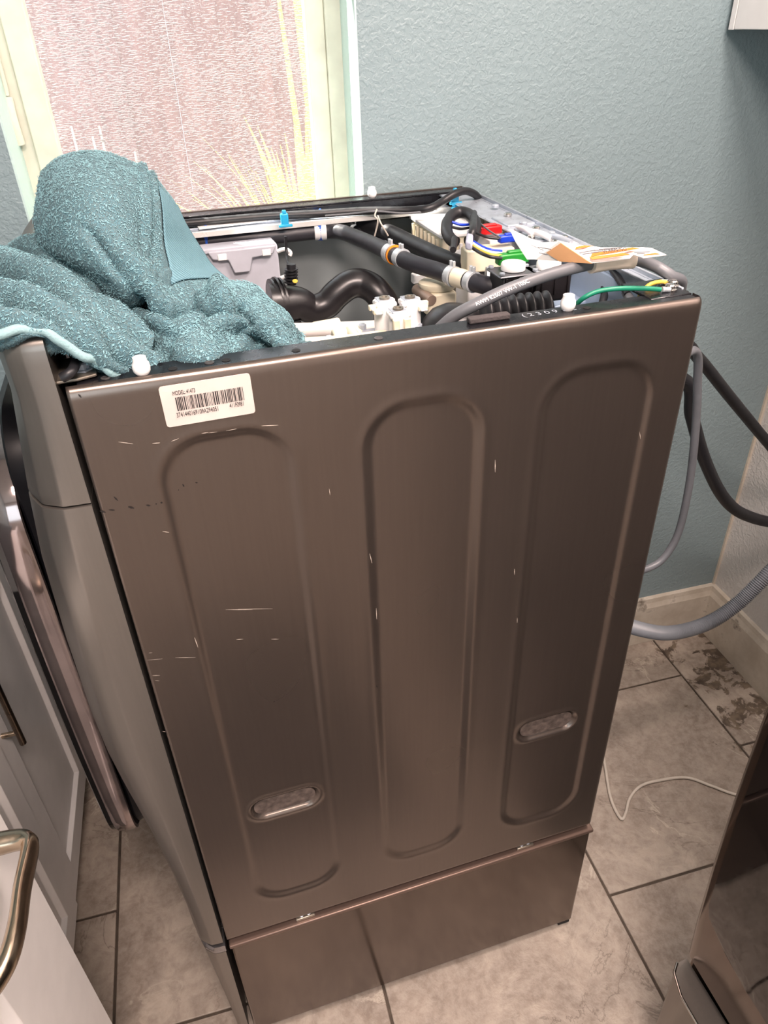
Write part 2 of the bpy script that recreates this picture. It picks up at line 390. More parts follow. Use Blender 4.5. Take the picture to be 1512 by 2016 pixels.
tr = nt.nodes.new('ShaderNodeBsdfTransparent'); df = nt.nodes.new('ShaderNodeBsdfTranslucent'); df.inputs[0].default_value = (.17, .16, .165, 1)
d2_ = nt.nodes.new('ShaderNodeBsdfDiffuse'); d2_.inputs[0].default_value = (.7, .66, .68, 1); am = nt.nodes.new('ShaderNodeMixShader'); am.inputs[0].default_value = .3
nt.links.new(df.outputs[0], am.inputs[1]); nt.links.new(d2_.outputs[0], am.inputs[2])
mx = nt.nodes.new('ShaderNodeMixShader'); nt.links.new(fac, mx.inputs[0]); nt.links.new(tr.outputs[0], mx.inputs[1]); nt.links.new(am.outputs[0], mx.inputs[2]); nt.links.new(mx.outputs[0], out.inputs[0])
rbx(MB(), OX0+.045, TH-.004, OZ0+.03, OX1-.052, TH-.0035, OZ1-.03).build('insect_screen', ms, win, smooth=False)
# pull handle on the left sash
def rmy(u, v, yy):
    d = ray(u, v); o = RM(0, yy); n = np.array(DY); return Vector(CAM + d*((np.array(o)-CAM) @ n)/(d @ n))
ph = [rmy(14, 192, FY-.010), rmy(24, 235, FY-.014), rmy(40, 285, FY-.012)]
tubeo('sash_handle', ph, .0085, M_vinyl, win, 12, 6)
tubeo('sash_latch_rail', [rmy(-20, 60, FY-.006), rmy(5, 150, FY-.008), rmy(14, 188, FY-.008)], .004, M_vinyl, win, 8, 4)

# ------------------------------------------------------------------ outside: fence, ground, plants
struct(rbx(MB(), -4, TH, 2.5, 2, TH+.36, 2.54).build('sun_shade_slab', mat('shade_slab_paint', (190, 186, 178), .8), smooth=False))  # unseen slab, added to cut the sun entering high in the window
struct(rbx(MB(), -6, TH+.0, -.25, 5, 6, -.2).build('ground', mat('garden_soil', (150, 130, 108), .9, bmp=.5, bs=30), smooth=False))
mw, nt, b = nodes_of('fence_wood'); v = pos_node(nt, (14, 14, 1.2)); n1 = noise_node(nt, v, 2, 6, .6)
nt.links.new(ramp(nt, n1, [(.3, srgb(112, 72, 72)), (.7, srgb(146, 104, 104))]), b.inputs['Base Color']); b.inputs['Roughness'].default_value = .8
FYD = 1.25; fence = empty('board_fence', RM(-1.2, FYD, -.2), 'pinkish wooden board fence standing outside the window', 'fence')
for i in range(30):
    x0 = -3.6+i*.146
    mbb = MB(); j = random.uniform(-.004, .004)
    rbx(mbb, x0, FYD+j, -.2, x0+random.choice((.1455, .1457, .1456, .1452)), FYD+.02+j, 1.95+random.uniform(-.004, .004))
    mbb.build('fence_board', mw, fence, smooth=False)
for z in (.2, 1.0, 1.75):
    mbb = rbx(MB(), -3.6, FYD+.025, z, .8, FYD+.065, z+.09); mbb.build('fence_rail', mw, fence, smooth=False)
M_leaf = mat('strappy_leaf', (196, 204, 96), .5, var=.25, vs=9)
ml, nt, b = nodes_of('strappy_leaf_lit'); nt.links.new(ramp(nt, noise_node(nt, pos_node(nt), 9), [(.3, srgb(168, 176, 70)), (.7, srgb(224, 218, 128))]), b.inputs['Base Color'])
b.inputs['Roughness'].default_value = .45; b.inputs['Subsurface Weight'].default_value = 0
M_stalk = mat('dry_stalk', (235, 228, 210), .7)
def leafm(base, d, L, wdt, droop, mb, n=7):
    P = []; p = Vector(base); dd = Vector(d).normalized()
    for i in range(n+1): P.append(p.copy()); p += dd*L/n; dd = (dd+Vector((0, 0, -droop/n))).normalized()
    side = Vector(d).cross(Vector((0, 0, 1))).normalized() if abs(Vector(d).normalized().z) < .98 else Vector((1, 0, 0)); rows = []
    for i, q in enumerate(P):
        ww = wdt*(1-(i/n)**2)*.5+.0006; rows.append([q-side*ww, q+Vector((0, 0, -.15*ww)), q+side*ww])
    mb.grid(rows)
pb = RM(-.98, .74, -.2); pl = empty('strappy_plant', pb, 'yellow-green strappy plant behind the lower right of the window', 'plant')
MB().tube([pb, pb+Vector((.01, 0, .5)), pb+Vector((0, 0, 1.02))], .03, 12, 6, rfun=lambda t: .034-.012*t).build('stem', M_stalk, pl)
rr = random.Random(5)
for i in range(230):
    a = rr.uniform(0, 2*PI); el = rr.uniform(.15, 1.35) if i % 3 else rr.uniform(.8, 1.5); L = rr.uniform(.28, .60)
    h = Vector((math.cos(a), math.sin(a)*.28, 0)); d = DX*h.x*math.cos(el)+DY*h.y*math.cos(el)+Vector((0, 0, math.sin(el))); mb = MB()
    leafm(pb+Vector((0, 0, rr.uniform(.92, 1.06))), d, L, rr.uniform(.016, .030), rr.uniform(.1, .9), mb); mb.build('leaf', ml, pl, fixn=False)
for i in range(10):
    mb = MB(); leafm(pb+DX*rr.uniform(.02, .10)+Vector((0, 0, 1.0)), Vector((rr.uniform(-.08, .12), 0, 1)), rr.uniform(.7, 1.2), .02, .1, mb); mb.build('leaf', ml, pl, fixn=False)
for i, (u, v0) in enumerate(((195, 248), (140, 248), (182, 268), (265, 298))):
    p = rmy(u, v0, 1.1); mb = MB(); mb.tube([Vector((p.x+.03, p.y+.02, -.2)), Vector((p.x+.012, p.y, .5)), p], .006, 6, 5, rfun=lambda t: .007*(1-t)+.003)
    tag(mb.build('dry_stalk', M_stalk), ['pale dry stalk with a bright tip just above the towel, outside the window', 'thin pale stalk leftmost outside the window', 'thin pale stalk close left of the brightest stalk', 'thin pale stalk right of the others above the towel'][i], 'stalk', 'dry stalks outside the window')

# ------------------------------------------------------------------ laundry machines
WID = 0.686; DEP = 0.651; ZT = 1.300; ZB = 0.343
XF = [(1.347, -.030), (1.336, -.046), (1.29, -.0455), (1.186, -.0602), (1.106, -.0693), (.994, -.0746), (.871, -.0770), (.80, -.0755), (.724, -.0690), (.615, -.0570), (.50, -.0475), (.41, -.0430), (.355, -.0430), (.30, -.0400), (.15, -.0300), (.02, -.0238)]
def sstep(t): t = max(0, min(1, t)); return t*t*(3-2*t)
def xf_at(z):
    for (z1, a), (z0, b2) in zip(XF, XF[1:]):
        if z0 <= z <= z1: return b2+(a-b2)*(z-z0)/(z1-z0)
    return XF[0][1] if z > 1.3 else XF[-1][1]
def plan(xf, ox, oy, W=WID, s=1.0, z=0, sh=0, bul=0.0):
    near = [(0, 0), (.20, .0004), (.40, .0012), (.43, .0016), (.46, .0024), (.60, .0072), (.73, .0120), (.76, .0140), (.785, .0170), (.88, .0290), (.975, .0420), (.99, .0460), (1.0, .060)]
    mid = [(1.0+bul*.4, .12), (1.0+bul*.8, .22), (1.0+bul, W/2), (1.0+bul*.8, W-.22), (1.0+bul*.4, W-.12)]
    pts = [(ox+xf*a*s, oy+b2+sh) for a, b2 in near]+[(ox+xf*a*s, oy+b2) for a, b2 in mid]+[(ox+xf*a*s, oy+W-b2-sh) for a, b2 in reversed(near)]
    return [Vector((x, y, z)) for x, y in pts]
def shell(name, zs, mt, parent, ox, oy, top_round=False, scale=None):
    rows = [plan(xf_at(z)*(1 if scale is None else scale(z)), ox, oy, z=z, bul=(.30*sstep((z-1.22)/.08) if top_round else 0)) for z in zs]
    if top_round:
        zt = zs[-1]
        for dz, sc_, sh in ((.005, .97, .0005), (.009, .90, .0025), (.0115, .80, .006), (.012, .68, .009)):
            rows.append(plan(xf_at(zt), ox, oy, s=sc_, z=zt+dz, sh=sh, bul=.30))
    # small rounding at bottom and a closed underside
    lo = plan(xf_at(zs[0]), ox, oy, s=.97, z=zs[0]-.002)
    rows = [lo]+rows
    mb = MB().grid(rows); n = len(rows[0]); m_ = len(rows)
    mb.f.append(tuple(range(n))); mb.f.append(tuple(range((m_-1)*n, m_*n)))
    mb.f += [(i*n, (i+1)*n, (i+1)*n+n-1, i*n+n-1) for i in range(m_-1)]
    return mb.build(name, mt, parent, ang=50)
def fr(a, b2, n): return [a+(b2-a)*i/(n-1) for i in range(n)]

def door_part(name, mt, parent, ox, oy, rows_def, zt=1.175, zb=.515):
    """rounded-rectangle rings in the y-z plane; rows_def: (x offset, inset, bulge)"""
    y0, y1, z0, z1 = .098, .588, zb, zt
    rows = []
    for (xo, ins, bul, rad) in rows_def:
        cy, cz = (y0+y1)/2, (z0+z1)/2; hy, hz = (y1-y0)/2-ins, (z1-z0)/2-ins; ring = []
        for (sy, sz) in ((1, 1), (-1, 1), (-1, -1), (1, -1)):
            a0 = {(1, 1): 0, (-1, 1): 90, (-1, -1): 180, (1, -1): 270}[(sy, sz)]
            rr = rad
            for k in range(8):
                a = math.radians(a0+90*k/7); ring.append((cy+sy*(hy-rr)+rr*math.cos(a), cz+sz*(hz-rr)+rr*math.sin(a)))
            # extra points down the straight sides so that the profile can bow
            nx_ = {(1, 1): (-1, 1), (-1, 1): (-1, -1), (-1, -1): (1, -1), (1, -1): (1, 1)}[(sy, sz)]
            a1 = math.radians(a0+90); p = ring[-1]; q = (cy+nx_[0]*(hy-rr)+rr*math.cos(a1), cz+nx_[1]*(hz-rr)+rr*math.sin(a1))
            for k in range(1, 10): ring.append((p[0]+(q[0]-p[0])*k/10, p[1]+(q[1]-p[1])*k/10))
        rows.append([Vector((ox+xo-bul*(1-((z-cz)/(hz+.001))**2)*(.55+.45*(1-((y-cy)/(hy+.001))**2)), oy+y, z)) for y, z in ring])
    mb = MB().grid(rows, closed=True); n = len(rows[0])
    # fill the last ring with shrinking rings so the face is bowed too
    return mb, rows, n
def ring_fill(mb, rows, n, ox, oy, xo, bul, steps=8):
    last = rows[-1]; c = sum((p for p in last), Vector())/n; prev = len(mb.v)-n
    for k in range(1, steps+1):
        t = 1-k/steps; vs = []
        for p in last:
            q = Vector((p.x, c.y+(p.y-c.y)*t, c.z+(p.z-c.z)*t)); e = (1-t*t); q.x = p.x*t*t+(ox+xo-bul)*(1-t*t) if True else p.x; vs.append(q)
        base = len(mb.v); mb.v += [tuple(q) for q in vs]
        for j in range(n): mb.f.append((prev+j, prev+(j+1) % n, base+(j+1) % n, base+j))
        prev = base
def make_door(parent, ox, oy, dryer=False):
    d = None
    mb, rows, n = door_part('', None, None, ox, oy, [(-.058, .012, 0, .06), (-.072, .010, 0, .065), (-.0865, .004, .0, .07), (-.0895, .007, 0, .07)], 1.232)
    mb.f.append(tuple(range(n))); d = mb.build('door', M_rimback, parent, ang=50)
    mb, rows, n = door_part('', None, None, ox, oy, [(-.0905, .0012, 0, .07), (-.0915, -.002, .0, .07), (-.102, -.003, .003, .07), (-.116, -.001, .008, .07), (-.118, .001, .009, .07)])
    lbl(mb.build('door_rim', M_mirrorband if not dryer else M_graph2, d, ang=50), 'glossy metallic band around the door' if not dryer else 'grey metallic band around the door')
    mb, rows, n = door_part('', None, None, ox, oy, [(-.118, .0015, .009, .07), (-.124, .002, .010, .07), (-.1275, .009, .010, .065)])
    ring_fill(mb, rows, n, ox, oy, -.1275, .028)
    mb.build('door_glass', M_doorglass, d, ang=50)
    return d
M_rimback = mat('door_back_plastic', (9, 9, 13), .42, spec=.25)

def rr_sdf(x, z, cx, cz, hx, hz, r):
    qx, qz = abs(x-cx)-hx+r, abs(z-cz)-hz+r
    return math.hypot(max(qx, 0), max(qz, 0))+min(max(qx, qz), 0)-r
RECTS = [(.129, .831, .066, .404, .05), (.334, .831, .066, .404, .05), (.539, .831, .070, .410, .05)]
OVALS = [(.129, .650, .051, .0235), (.534, .6565, .051, .0235)]
def side_y(x, z):
    y = 0.
    for cx, cz, hx, hz, r in RECTS:
        d = rr_sdf(x, z, cx, cz, hx, hz, r)
        y += .0032*sstep((.002-d)/.011)-.0004*math.exp(-((d-.004)/.005)**2)
    for cx, cz, hx, hz in OVALS:
        d = rr_sdf(x, z, cx, cz-(x-cx)*0.0, hx, hz, hz)
        y += .0065*sstep((-.001-d)/.006)-.0016*math.exp(-((d+.000)/.0038)**2)
    if z > ZT-.012: y += .0055*(1-math.sqrt(max(0., 1-((z-(ZT-.012))/.012)**2)))
    if z < ZB+.012: y += .006*sstep((ZB+.012-z)/.012)
    if x > DEP-.004: y += .002*sstep((x-(DEP-.004))/.004)
    return y

def capsule(cx, cz, hx, hz, y, n=12):
    P = []
    for sx, a0 in ((1, -90), (-1, 90)):
        for k in range(n+1): a = math.radians(a0+180*k/n); P.append((cx+sx*(hx-hz)+hz*math.cos(a), y, cz+hz*math.sin(a)))
    return P
washer = empty('washing_machine', (.32, .343, .345), 'dark graphite front-loading washing machine with its top taken off, hoses and wires showing', 'washing machine')
nx, nz = 216, 320
xs = [.0035+(DEP-.0035)*i/nx for i in range(nx+1)]; zs = [ZB+(ZT-ZB)*j/nz for j in range(nz+1)]
me = bpy.data.meshes.new('side_panel')
vs = [(x, side_y(x, z), z) for z in zs for x in xs]
fs = [(j*(nx+1)+i, j*(nx+1)+i+1, (j+1)*(nx+1)+i+1, (j+1)*(nx+1)+i) for j in range(nz) for i in range(nx)]
n0 = len(vs); top = [nz*(nx+1)+i for i in range(nx+1)]
vs += [(x, .0075, ZT-.001) for x in xs]; fs += [(top[i], top[i+1], n0+i+1, n0+i) for i in range(nx)]
n1_ = len(vs); vs += [(x, .0085, ZT-.03) for x in xs]; fs += [(n0+i, n0+i+1, n1_+i+1, n1_+i) for i in range(nx)]
# front and back returns
l0 = len(vs); vs += [(.0035, .02, z) for z in zs]; fs += [(j*(nx+1), (j+1)*(nx+1), l0+j+1, l0+j) for j in range(nz)]
l1 = len(vs); vs += [(DEP, .02, z) for z in zs]; fs += [(j*(nx+1)+nx, l1+j, l1+j+1, (j+1)*(nx+1)+nx) for j in range(nz)]
me.from_pydata(vs, [], fs)
side = lbl(link('side_panel', me, M_graph, washer), 'side panel pressed with three tall rounded recesses and two oval grips')
for (cx, cz, hx, hz) in OVALS:
    P = capsule(cx, cz, hx-.0075, hz-.0075, .0058); k = len(P)
    MB().add(P+[(x, .0080, z) for x, y, z in P], [tuple(range(k))]+[(i, (i+1) % k, k+(i+1) % k, k+i) for i in range(k)]).build('grip_recess', mat('dull_recess_steel', (98, 86, 80), .62, .3, var=.3, vs=120), side, smooth=False)
# the other walls of the casing
MB().box((.0035, WID-.006, ZB), (DEP, WID, ZT)).build('side_panel', M_graph, washer, smooth=False)
MB().box((.010, WID-.022, ZB), (DEP-.012, WID-.010, ZT-.03)).build('inner_wall', M_galv_in, washer, smooth=False)
mb = MB().box((DEP-.006, .02, ZB), (DEP, WID-.02, ZT-.004)); mb.build('back_panel', M_galv, washer, smooth=False)
mb = MB().box((DEP-.012, .02, ZB+.01), (DEP-.0065, WID-.02, ZT-.02)); mb.build('inner_wall', M_bluesteel, washer, smooth=False)
MB().box((.006, .012, ZB), (DEP-.012, WID-.012, ZB+.01)).build('base_pan', M_black, washer, smooth=False)
MB().box((.002, .010, ZB), (.010, WID-.010, ZT-.03)).build('inner_wall', M_galv_in, washer, smooth=False)
# upper control panel, lower front
cp_ = lbl(shell('control_panel', fr(1.185, 1.335, 14), M_graph2, washer, -.003, .0015, True), 'curved graphite control panel end, uncovered at the top')
fp = shell('front_panel', fr(.352, 1.1805, 44), M_graph2, washer, -.003, .0)
MB().box((-.045, .05, 1.178), (-.006, WID-.05, 1.188)).build('panel_seam', M_dark, washer, smooth=False)
make_door(washer, 0, 0)
# rim flanges round the open top
def flange(name, a, b2, mt=M_black, par=washer, bevel=.0008): return rbox(name, a, b2, mt, par, bevel, 1)
rim = flange('rim_flange', (.012, .0085, 1.2955), (DEP-.002, .036, 1.2985))
flange('rim_lip', (.012, .0335, 1.272), (DEP-.002, .036, 1.2955), par=rim)
rim2 = flange('rim_flange', (.012, WID-.034, 1.2955), (DEP-.002, WID-.006, 1.2985))
flange('rim_lip', (.012, WID-.034, 1.262), (DEP-.03, WID-.0315, 1.2955), par=rim2)
rail = lbl(flange('back_rail', (DEP-.055, .215, 1.2925), (DEP-.001, WID-.034, 1.2955), M_galv), 'bright galvanised rail along the back')
flange('rail_lip', (DEP-.012, .078, 1.2925), (DEP-.001, .215, 1.2955), M_galv, rail)
flange('rail_lip', (DEP-.002, .036, 1.285), (DEP+.001, WID-.01, 1.301), M_galv, rail)
flange('corner_plate', (DEP-.052, .020, 1.2965), (DEP-.0005, .078, 1.2995), M_black)
M_galvd0 = mat('dull_rim_steel', (90, 88, 88), .45, .6)
# holes in the near rim
def hole(u, v, r=.0042, z=1.2987, ring=False):
    p = AZ(u, v, z); mb = MB().cyl(p, p+Vector((0, 0, .0003)), r, n=16); mb.build('rim_hole', M_dark, rim, smooth=False)
for (u, v) in ((340, 726), (445, 709), (583, 690), (1155, 606), (1283, 584), (1348, 574)): hole(u, v)
for (u, v) in ((412, 714), (745, 666), (208, 744)):
    p = AZ(u, v, 1.2986); MB().lathe(p, (0, 0, 1), [(.0045, 0), (.0045, .0005), (.0030, .0009), (.0020, .0003), (.0, .0003)], 16).build('rim_screw', M_galvd0, rim)
# stamped characters on the rim
text_mesh('rim_stamp', '( 2 3 0 9 1 C', .012, M_galv, AZ(1030, 625, 1.2986), (1, 0, 0), (0, 1, 0), rim)
# nylon top-cover caps
for i, (u, v, z) in enumerate(((281, 736, 1.2985), (1117, 610, 1.2985), (723, 383, 1.300))):
    p = AZ(u, v, z) if i < 2 else Vector((.478, WID-.018, 1.2985))
    o = MB().lathe(p, (0, 0, 1), [(.0055, 0), (.0076, .003), (.0081, .0065), (.0076, .010), (.0062, .0125), (.0060, .0160), (.0048, .0165), (.0046, .013), (0, .013)], 20).build('rim_cap', M_cap, washer)
lbl(rbox('foam_strip', AZ(925, 640, 1.2985), AZ(925, 640, 1.2985)+Vector((.045, .010, .006)), mat('foam', (66, 60, 60), .9, bmp=.8, bs=400), washer, .0015), 'dark grey foam strip')
# steel bracket with bolt at the front corner, under the towel edge
br = MB(); P = [AZ(108, 752, 1.303), AZ(152, 745, 1.303), AZ(190, 735, 1.303), AZ(189, 716, 1.303), AZ(150, 700, 1.303), AZ(104, 712, 1.303)]
br.add(P+[p-Vector((0, 0, .003)) for p in P], [tuple(range(6)), tuple(reversed(range(6, 12)))]+[(i, (i+1) % 6, 6+(i+1) % 6, 6+i) for i in range(6)])
bk = lbl(br.build('corner_bracket', M_galvd := mat('dull_steel', (150, 142, 130), .4, .8, var=.2), washer, smooth=False, bevel=.001), 'dull steel corner bracket')
p = AZ(164, 728, 1.3032); MB().lathe(p, (0, 0, 1), [(.0085, 0), (.0085, .0015), (.0060, .0018), (.0060, .0065), (.0045, .0078), (0, .0078)], 6).build('bolt', M_galv, bk, ang=30)
p = AZ(98, 706, 1.31); MB().lathe(p, (.2, -1, .1), [(.006, 0), (.006, .003), (.004, .006), (0, .006)], 12).build('bolt', M_galv, bk)
tubeo('corner_wire', [AZ(122, 744, 1.308), AZ(140, 732, 1.312), AZ(150, 712, 1.314), AZ(152, 695, 1.312)], .0045, M_rubber, washer)
MB().box((.0035, .010, 1.20), (.05, .12, 1.2945)).build('corner_hollow_dark', M_dark, washer, smooth=False)  # dark block stands in for the shaded hollow behind the bracket

# --- tub and what sits on it
tub = MB().lathe((.03, .343, .83), (1, 0, 0), [(.06, 0), (.265, .0), (.290, .02), (.290, .46), (.27, .48), (.06, .485)], 64).build('tub', M_tub, washer, ang=50)
def flat_at(name, quad, z, h, mt, parent=None, bevel=.0015):
    P = [AZ(u, v, z) for u, v in quad]; k = len(P)
    mb = MB().add(P+[p-Vector((0, 0, h)) for p in P], [tuple(range(k)), tuple(reversed(range(k, 2*k)))]+[(i, (i+1) % k, k+(i+1) % k, k+i) for i in range(k)])
    return mb.build(name, mt, washer if parent is None else parent, bevel=bevel)
y0 = .22
lb = tubeo('tub_beam', [AY(560, 652, .25), AY(640, 650, .25), AY(760, 645, .25)], .010, M_tub, washer)
tubeo('tub_beam', [AY(560, 681, .16), AY(660, 676, .16), AY(760, 664, .16)], .009, M_creampl, washer)
flat_at('tub_bracket', [(575, 655), (700, 650), (720, 668), (590, 678)], 1.185, .02, M_greypl)
for (u, v, y) in ((636, 633, .26), (676, 648, .20)):
    p = AY(u, v, y); MB().cyl(p-Vector((.014, 0, .012)), p+Vector((.022, 0, -.012)), .0125, .014, 18).build('tub_boss', M_creampl, washer, bevel=.002)
    q = p+Vector((-.016, 0, -.012)); MB().cyl(q, q-Vector((.006, 0, 0)), .0075, n=6).build('bolt', M_galv, washer, ang=30)
tubeo('tub_rib', [AY(690, 650, .20), AY(700, 665, .18), AY(712, 680, .16)], .007, M_creampl, washer)

# --- detergent dispenser housing at the far left
dz = 1.262
dsp = lbl(rbox('dispenser_housing', (.090, .568, 1.10), (.289, .625, dz), M_greypl, washer, .003), 'light grey detergent dispenser housing')
rbox('housing_lip', (.090, .564, dz-.004), (.285, .60, dz+.004), M_greypl, dsp, .002)
yy = .564
mb = MB(); mb.prism([(.178, dz), (.285, dz), (.279, dz-.012), (.246, dz-.015), (.240, dz-.036), (.215, dz-.036), (.208, dz-.015), (.184, dz-.012)], yy-.005, yy+.010)
mb.build('housing_clip', M_greypl, dsp, bevel=.0015)
for xx in (.192, .262): rbox('housing_slot', (xx, yy-.006, dz-.014), (xx+.014, yy+.002, dz-.004), M_whitepl, dsp, .001)
for zz, ln in ((dz-.012, .020), (dz-.055, .018), (dz-.072, .020)):
    mb = MB().tube([Vector((.288, .57, zz)), Vector((.288+ln*.6, .567, zz+.003)), Vector((.288+ln, .564, zz-.002)), Vector((.288+ln*.9, .563, zz-.007))], .0032, 8, 4); mb.build('cable_hook', M_whitepl, dsp)
# --- black S-shaped duct
pts = [AY(532, 602, .47), AY(560, 600, .47), AY(588, 598, .47), AY(615, 608, .47), AY(642, 600, .47), AY(664, 578, .47), AY(690, 560, .47), AY(716, 559, .465), AY(742, 575, .45), AY(760, 605, .44), AY(764, 650, .43)]
def rf(t): return .033-.011*sstep(t*3.2)
lbl(MB().tube(pts, .02, 24, 8, rfun=rf).build('air_duct', M_duct, washer, ang=60), 'thick black S-shaped duct')
c = AY(549, 600, .48)
for i, (dx_, r) in enumerate(((-.010, .040), (-.003, .042), (.004, .040))): MB().lathe(c+Vector((dx_, 0, 0)), (1, .1, 0), [(r-.006, 0), (r, .001), (r, .004), (r-.006, .005)], 32).build('duct_ring', M_duct, washer)
for (u, v, n_) in ((573, 540, 5), (580, 634, 5)):
    for k in range(n_):
        p = AY(u, v-10+k*6, .46); MB().lathe(p, (0, 0, 1), [(.007, -.0012), (.0105, -.0008), (.0105, .0008), (.007, .0012)], 16).build('bellows_ring', M_rubber, washer)
tubeo('bellows_tube', [AY(573, 520, .46), AY(574, 560, .46)], .007, M_rubber, washer); tubeo('bellows_tube', [AY(580, 615, .46), AY(584, 655, .46)], .007, M_rubber, washer)
tubeo('sensor_wire', [AY(562, 465, .50), AY(564, 495, .50), AY(566, 515, .48), AY(572, 525, .46)], .0022, M_rubber, washer)
p = AY(581, 554, .44); MB().lathe(p, (0, -.5, 1), [(.004, 0), (.004, .001), (0, .0015)], 10).build('yellow_dot', M_yelloww, washer)
# --- cross rail with loom, ties and clips
xr = lbl(rbox('cross_rail', (.010, .600, 1.2805), (.60, .640, 1.2835), M_galv, washer, .001), 'bright steel cross rail')
rbox('rail_edge', (.010, .597, 1.2765), (.60, .6005, 1.2855), M_whitest := mat('rail_bright_edge', (214, 214, 210), .3, .2), xr, .001)
rbox('rail_groove', (.06, .622, 1.2836), (.55, .6245, 1.286), M_galv, xr, .0005)
def tape(q, name='white_tape'): return flat_at(name, q, 1.2875, .002, M_whitepl, None, .0005)
tape([(380, 437), (520, 415), (515, 409), (370, 425)]); tape([(392, 450), (526, 434), (520, 428), (385, 441)])
LZ = 1.293
lm = [AZ(360, 440, LZ), AZ(430, 434, LZ), AZ(500, 428, LZ), AZ(560, 424, LZ), AZ(640, 420, LZ), AZ(720, 415, LZ), AZ(800, 414, LZ), AZ(845, 410, LZ+.004), AZ(872, 396, LZ+.01), AZ(893, 383, LZ+.018), AZ(915, 376, LZ+.02), AZ(934, 382, LZ+.012), AZ(944, 392, LZ)]
lbl(tubeo('wire_loom', lm, .0062, M_rubber, washer), 'black wire loom along the far edge')
tubeo('wire_loom', [p+Vector((0, .010, -.002)) for p in lm[3:9]], .0035, M_hose, washer)
tubeo('thin_grey_wire', [AZ(640, 425, LZ+.004), AZ(700, 420, LZ+.006), AZ(742, 416, LZ+.009), AZ(800, 420, LZ), AZ(860, 412, LZ)], .0016, M_cordg, washer)
def clip(u, v, mt, nm='cable_clip', s=1., z=LZ+.004):
    p = AZ(u, v, z); e = MB()
    e.box(p+Vector((-.006*s, -.004*s, -.012*s)), p+Vector((.006*s, .006*s, .006*s)))
    o = e.build(nm, mt, washer, bevel=.0018)
    MB().box(p+Vector((-.011*s, -.006*s, -.014*s)), p+Vector((.011*s, -.002*s, -.010*s))).build('clip_foot', mt, o, bevel=.001)
    MB().box(p+Vector((-.003*s, -.003*s, .006*s)), p+Vector((.003*s, .003*s, .011*s))).build('clip_pin', mt, o, bevel=.001); return o
clip(560, 428, M_cyan); clip(896, 384, M_cyan, z=LZ+.014); clip(897, 396, M_cyan, s=.8)
tape([(546, 424), (572, 422), (572, 412), (546, 414)])
for (u, v) in ((405, 448), (631, 424)):
    p = AZ(u, v, 1.284); MB().lathe(p, (0, 0, 1), [(.0035, 0), (.0035, .006), (.002, .010), (0, .011)], 10).build('cable_tie_head', M_cobalt, washer)
tubeo('zip_tie', [AZ(742, 412, 1.31), AZ(738, 425, 1.302), AZ(744, 436, 1.296), AZ(736, 470, 1.27)], .0013, M_cordw, washer); tubeo('zip_tie', [AZ(744, 425, 1.302), AZ(750, 440, 1.295), AZ(764, 464, 1.275)], .0013, M_cordw, washer)
# --- rubber hoses under the rail
def ring_on(p, d, r, wd, mt, nm, par): return MB().lathe(Vector(p)-Vector(d).normalized()*wd/2, d, [(r-.002, 0), (r, .0006), (r, wd-.0006), (r-.002, wd)], 24).build(nm, mt, par)
def clamp(pts, k, r, mt=M_clampm if 'M_clampm' in globals() else None, par=None, wd=.010): pass
M_clampm = mat('clamp_steel', (190, 196, 200), .3, .4)
hA = [AZ(372, 478, 1.265), AZ(460, 470, 1.265), AZ(560, 463, 1.265), AZ(630, 456, 1.265), AZ(668, 456, 1.266), AZ(705, 469, 1.268), AZ(745, 486, 1.270), AZ(782, 505, 1.270), AZ(820, 521, 1.268), AZ(860, 533, 1.266), AZ(895, 545, 1.266), AZ(930, 555, 1.266), AZ(965, 563, 1.265), AZ(1005, 566, 1.262), AZ(1045, 558, 1.258)]
hoseA = lbl(tubeo('rubber_hose', hA, .0118, M_hose, washer, 20), 'longest black rubber hose, joined with a beige sleeve')
hB = [AZ(690, 452, 1.255), AZ(740, 462, 1.25), AZ(790, 488, 1.245), AZ(840, 515, 1.24), AZ(890, 540, 1.24)]
tubeo('rubber_hose', hB, .011, M_hose, washer, 18)
hC = [AZ(700, 440, 1.262), AZ(760, 455, 1.262), AZ(820, 484, 1.260), AZ(870, 507, 1.258), AZ(925, 525, 1.256), AZ(975, 534, 1.252)]
tubeo('rubber_hose', hC, .0125, M_rubber, washer, 18)
tubeo('rubber_hose', [AZ(905, 512, 1.250), AZ(940, 508, 1.25), AZ(975, 506, 1.25)], .011, M_rubber, washer, 18)
def on_hose(u, v, u2, v2, z, r, wd, mt, nm, ears=False):
    p = AZ((u+u2)/2, (v+v2)/2, z); d = AZ(u2, v2, z)-AZ(u, v, z); o = ring_on(p, d, r, wd, mt, nm, hoseA)
    if ears:
        d.normalize(); s = d.cross(Vector((0, 0, 1))).normalized()
        for sg in (-1, 1):
            q = p+Vector((0, 0, r-.001))+d*.003*sg; MB().box(q+Vector((-.002, -.002, 0)), q+Vector((.002, .002, .0075))).build('clamp_ear', M_clampm, o, bevel=.0006)
    return o
on_hose(762, 495, 776, 502, 1.270, .0135, .013, M_clampm, 'hose_clamp', True)
on_hose(774, 500, 781, 504, 1.270, .0142, .004, M_orangering, 'orange_ring')
on_hose(782, 504, 798, 511, 1.270, .0135, .013, M_clampm, 'hose_clamp', True)
on_hose(883, 541, 897, 546, 1.266, .0138, .011, M_clampm, 'hose_clamp', True)
on_hose(895, 545, 920, 552, 1.266, .0128, .022, M_creampl, 'beige_sleeve')
on_hose(922, 552, 936, 557, 1.266, .0138, .011, M_clampm, 'hose_clamp', True)
on_hose(622, 457, 640, 456, 1.265, .0128, .020, M_whitepl, 'white_collar'); on_hose(627, 456, 635, 456, 1.265, .0142, .008, M_cobalt, 'blue_band')
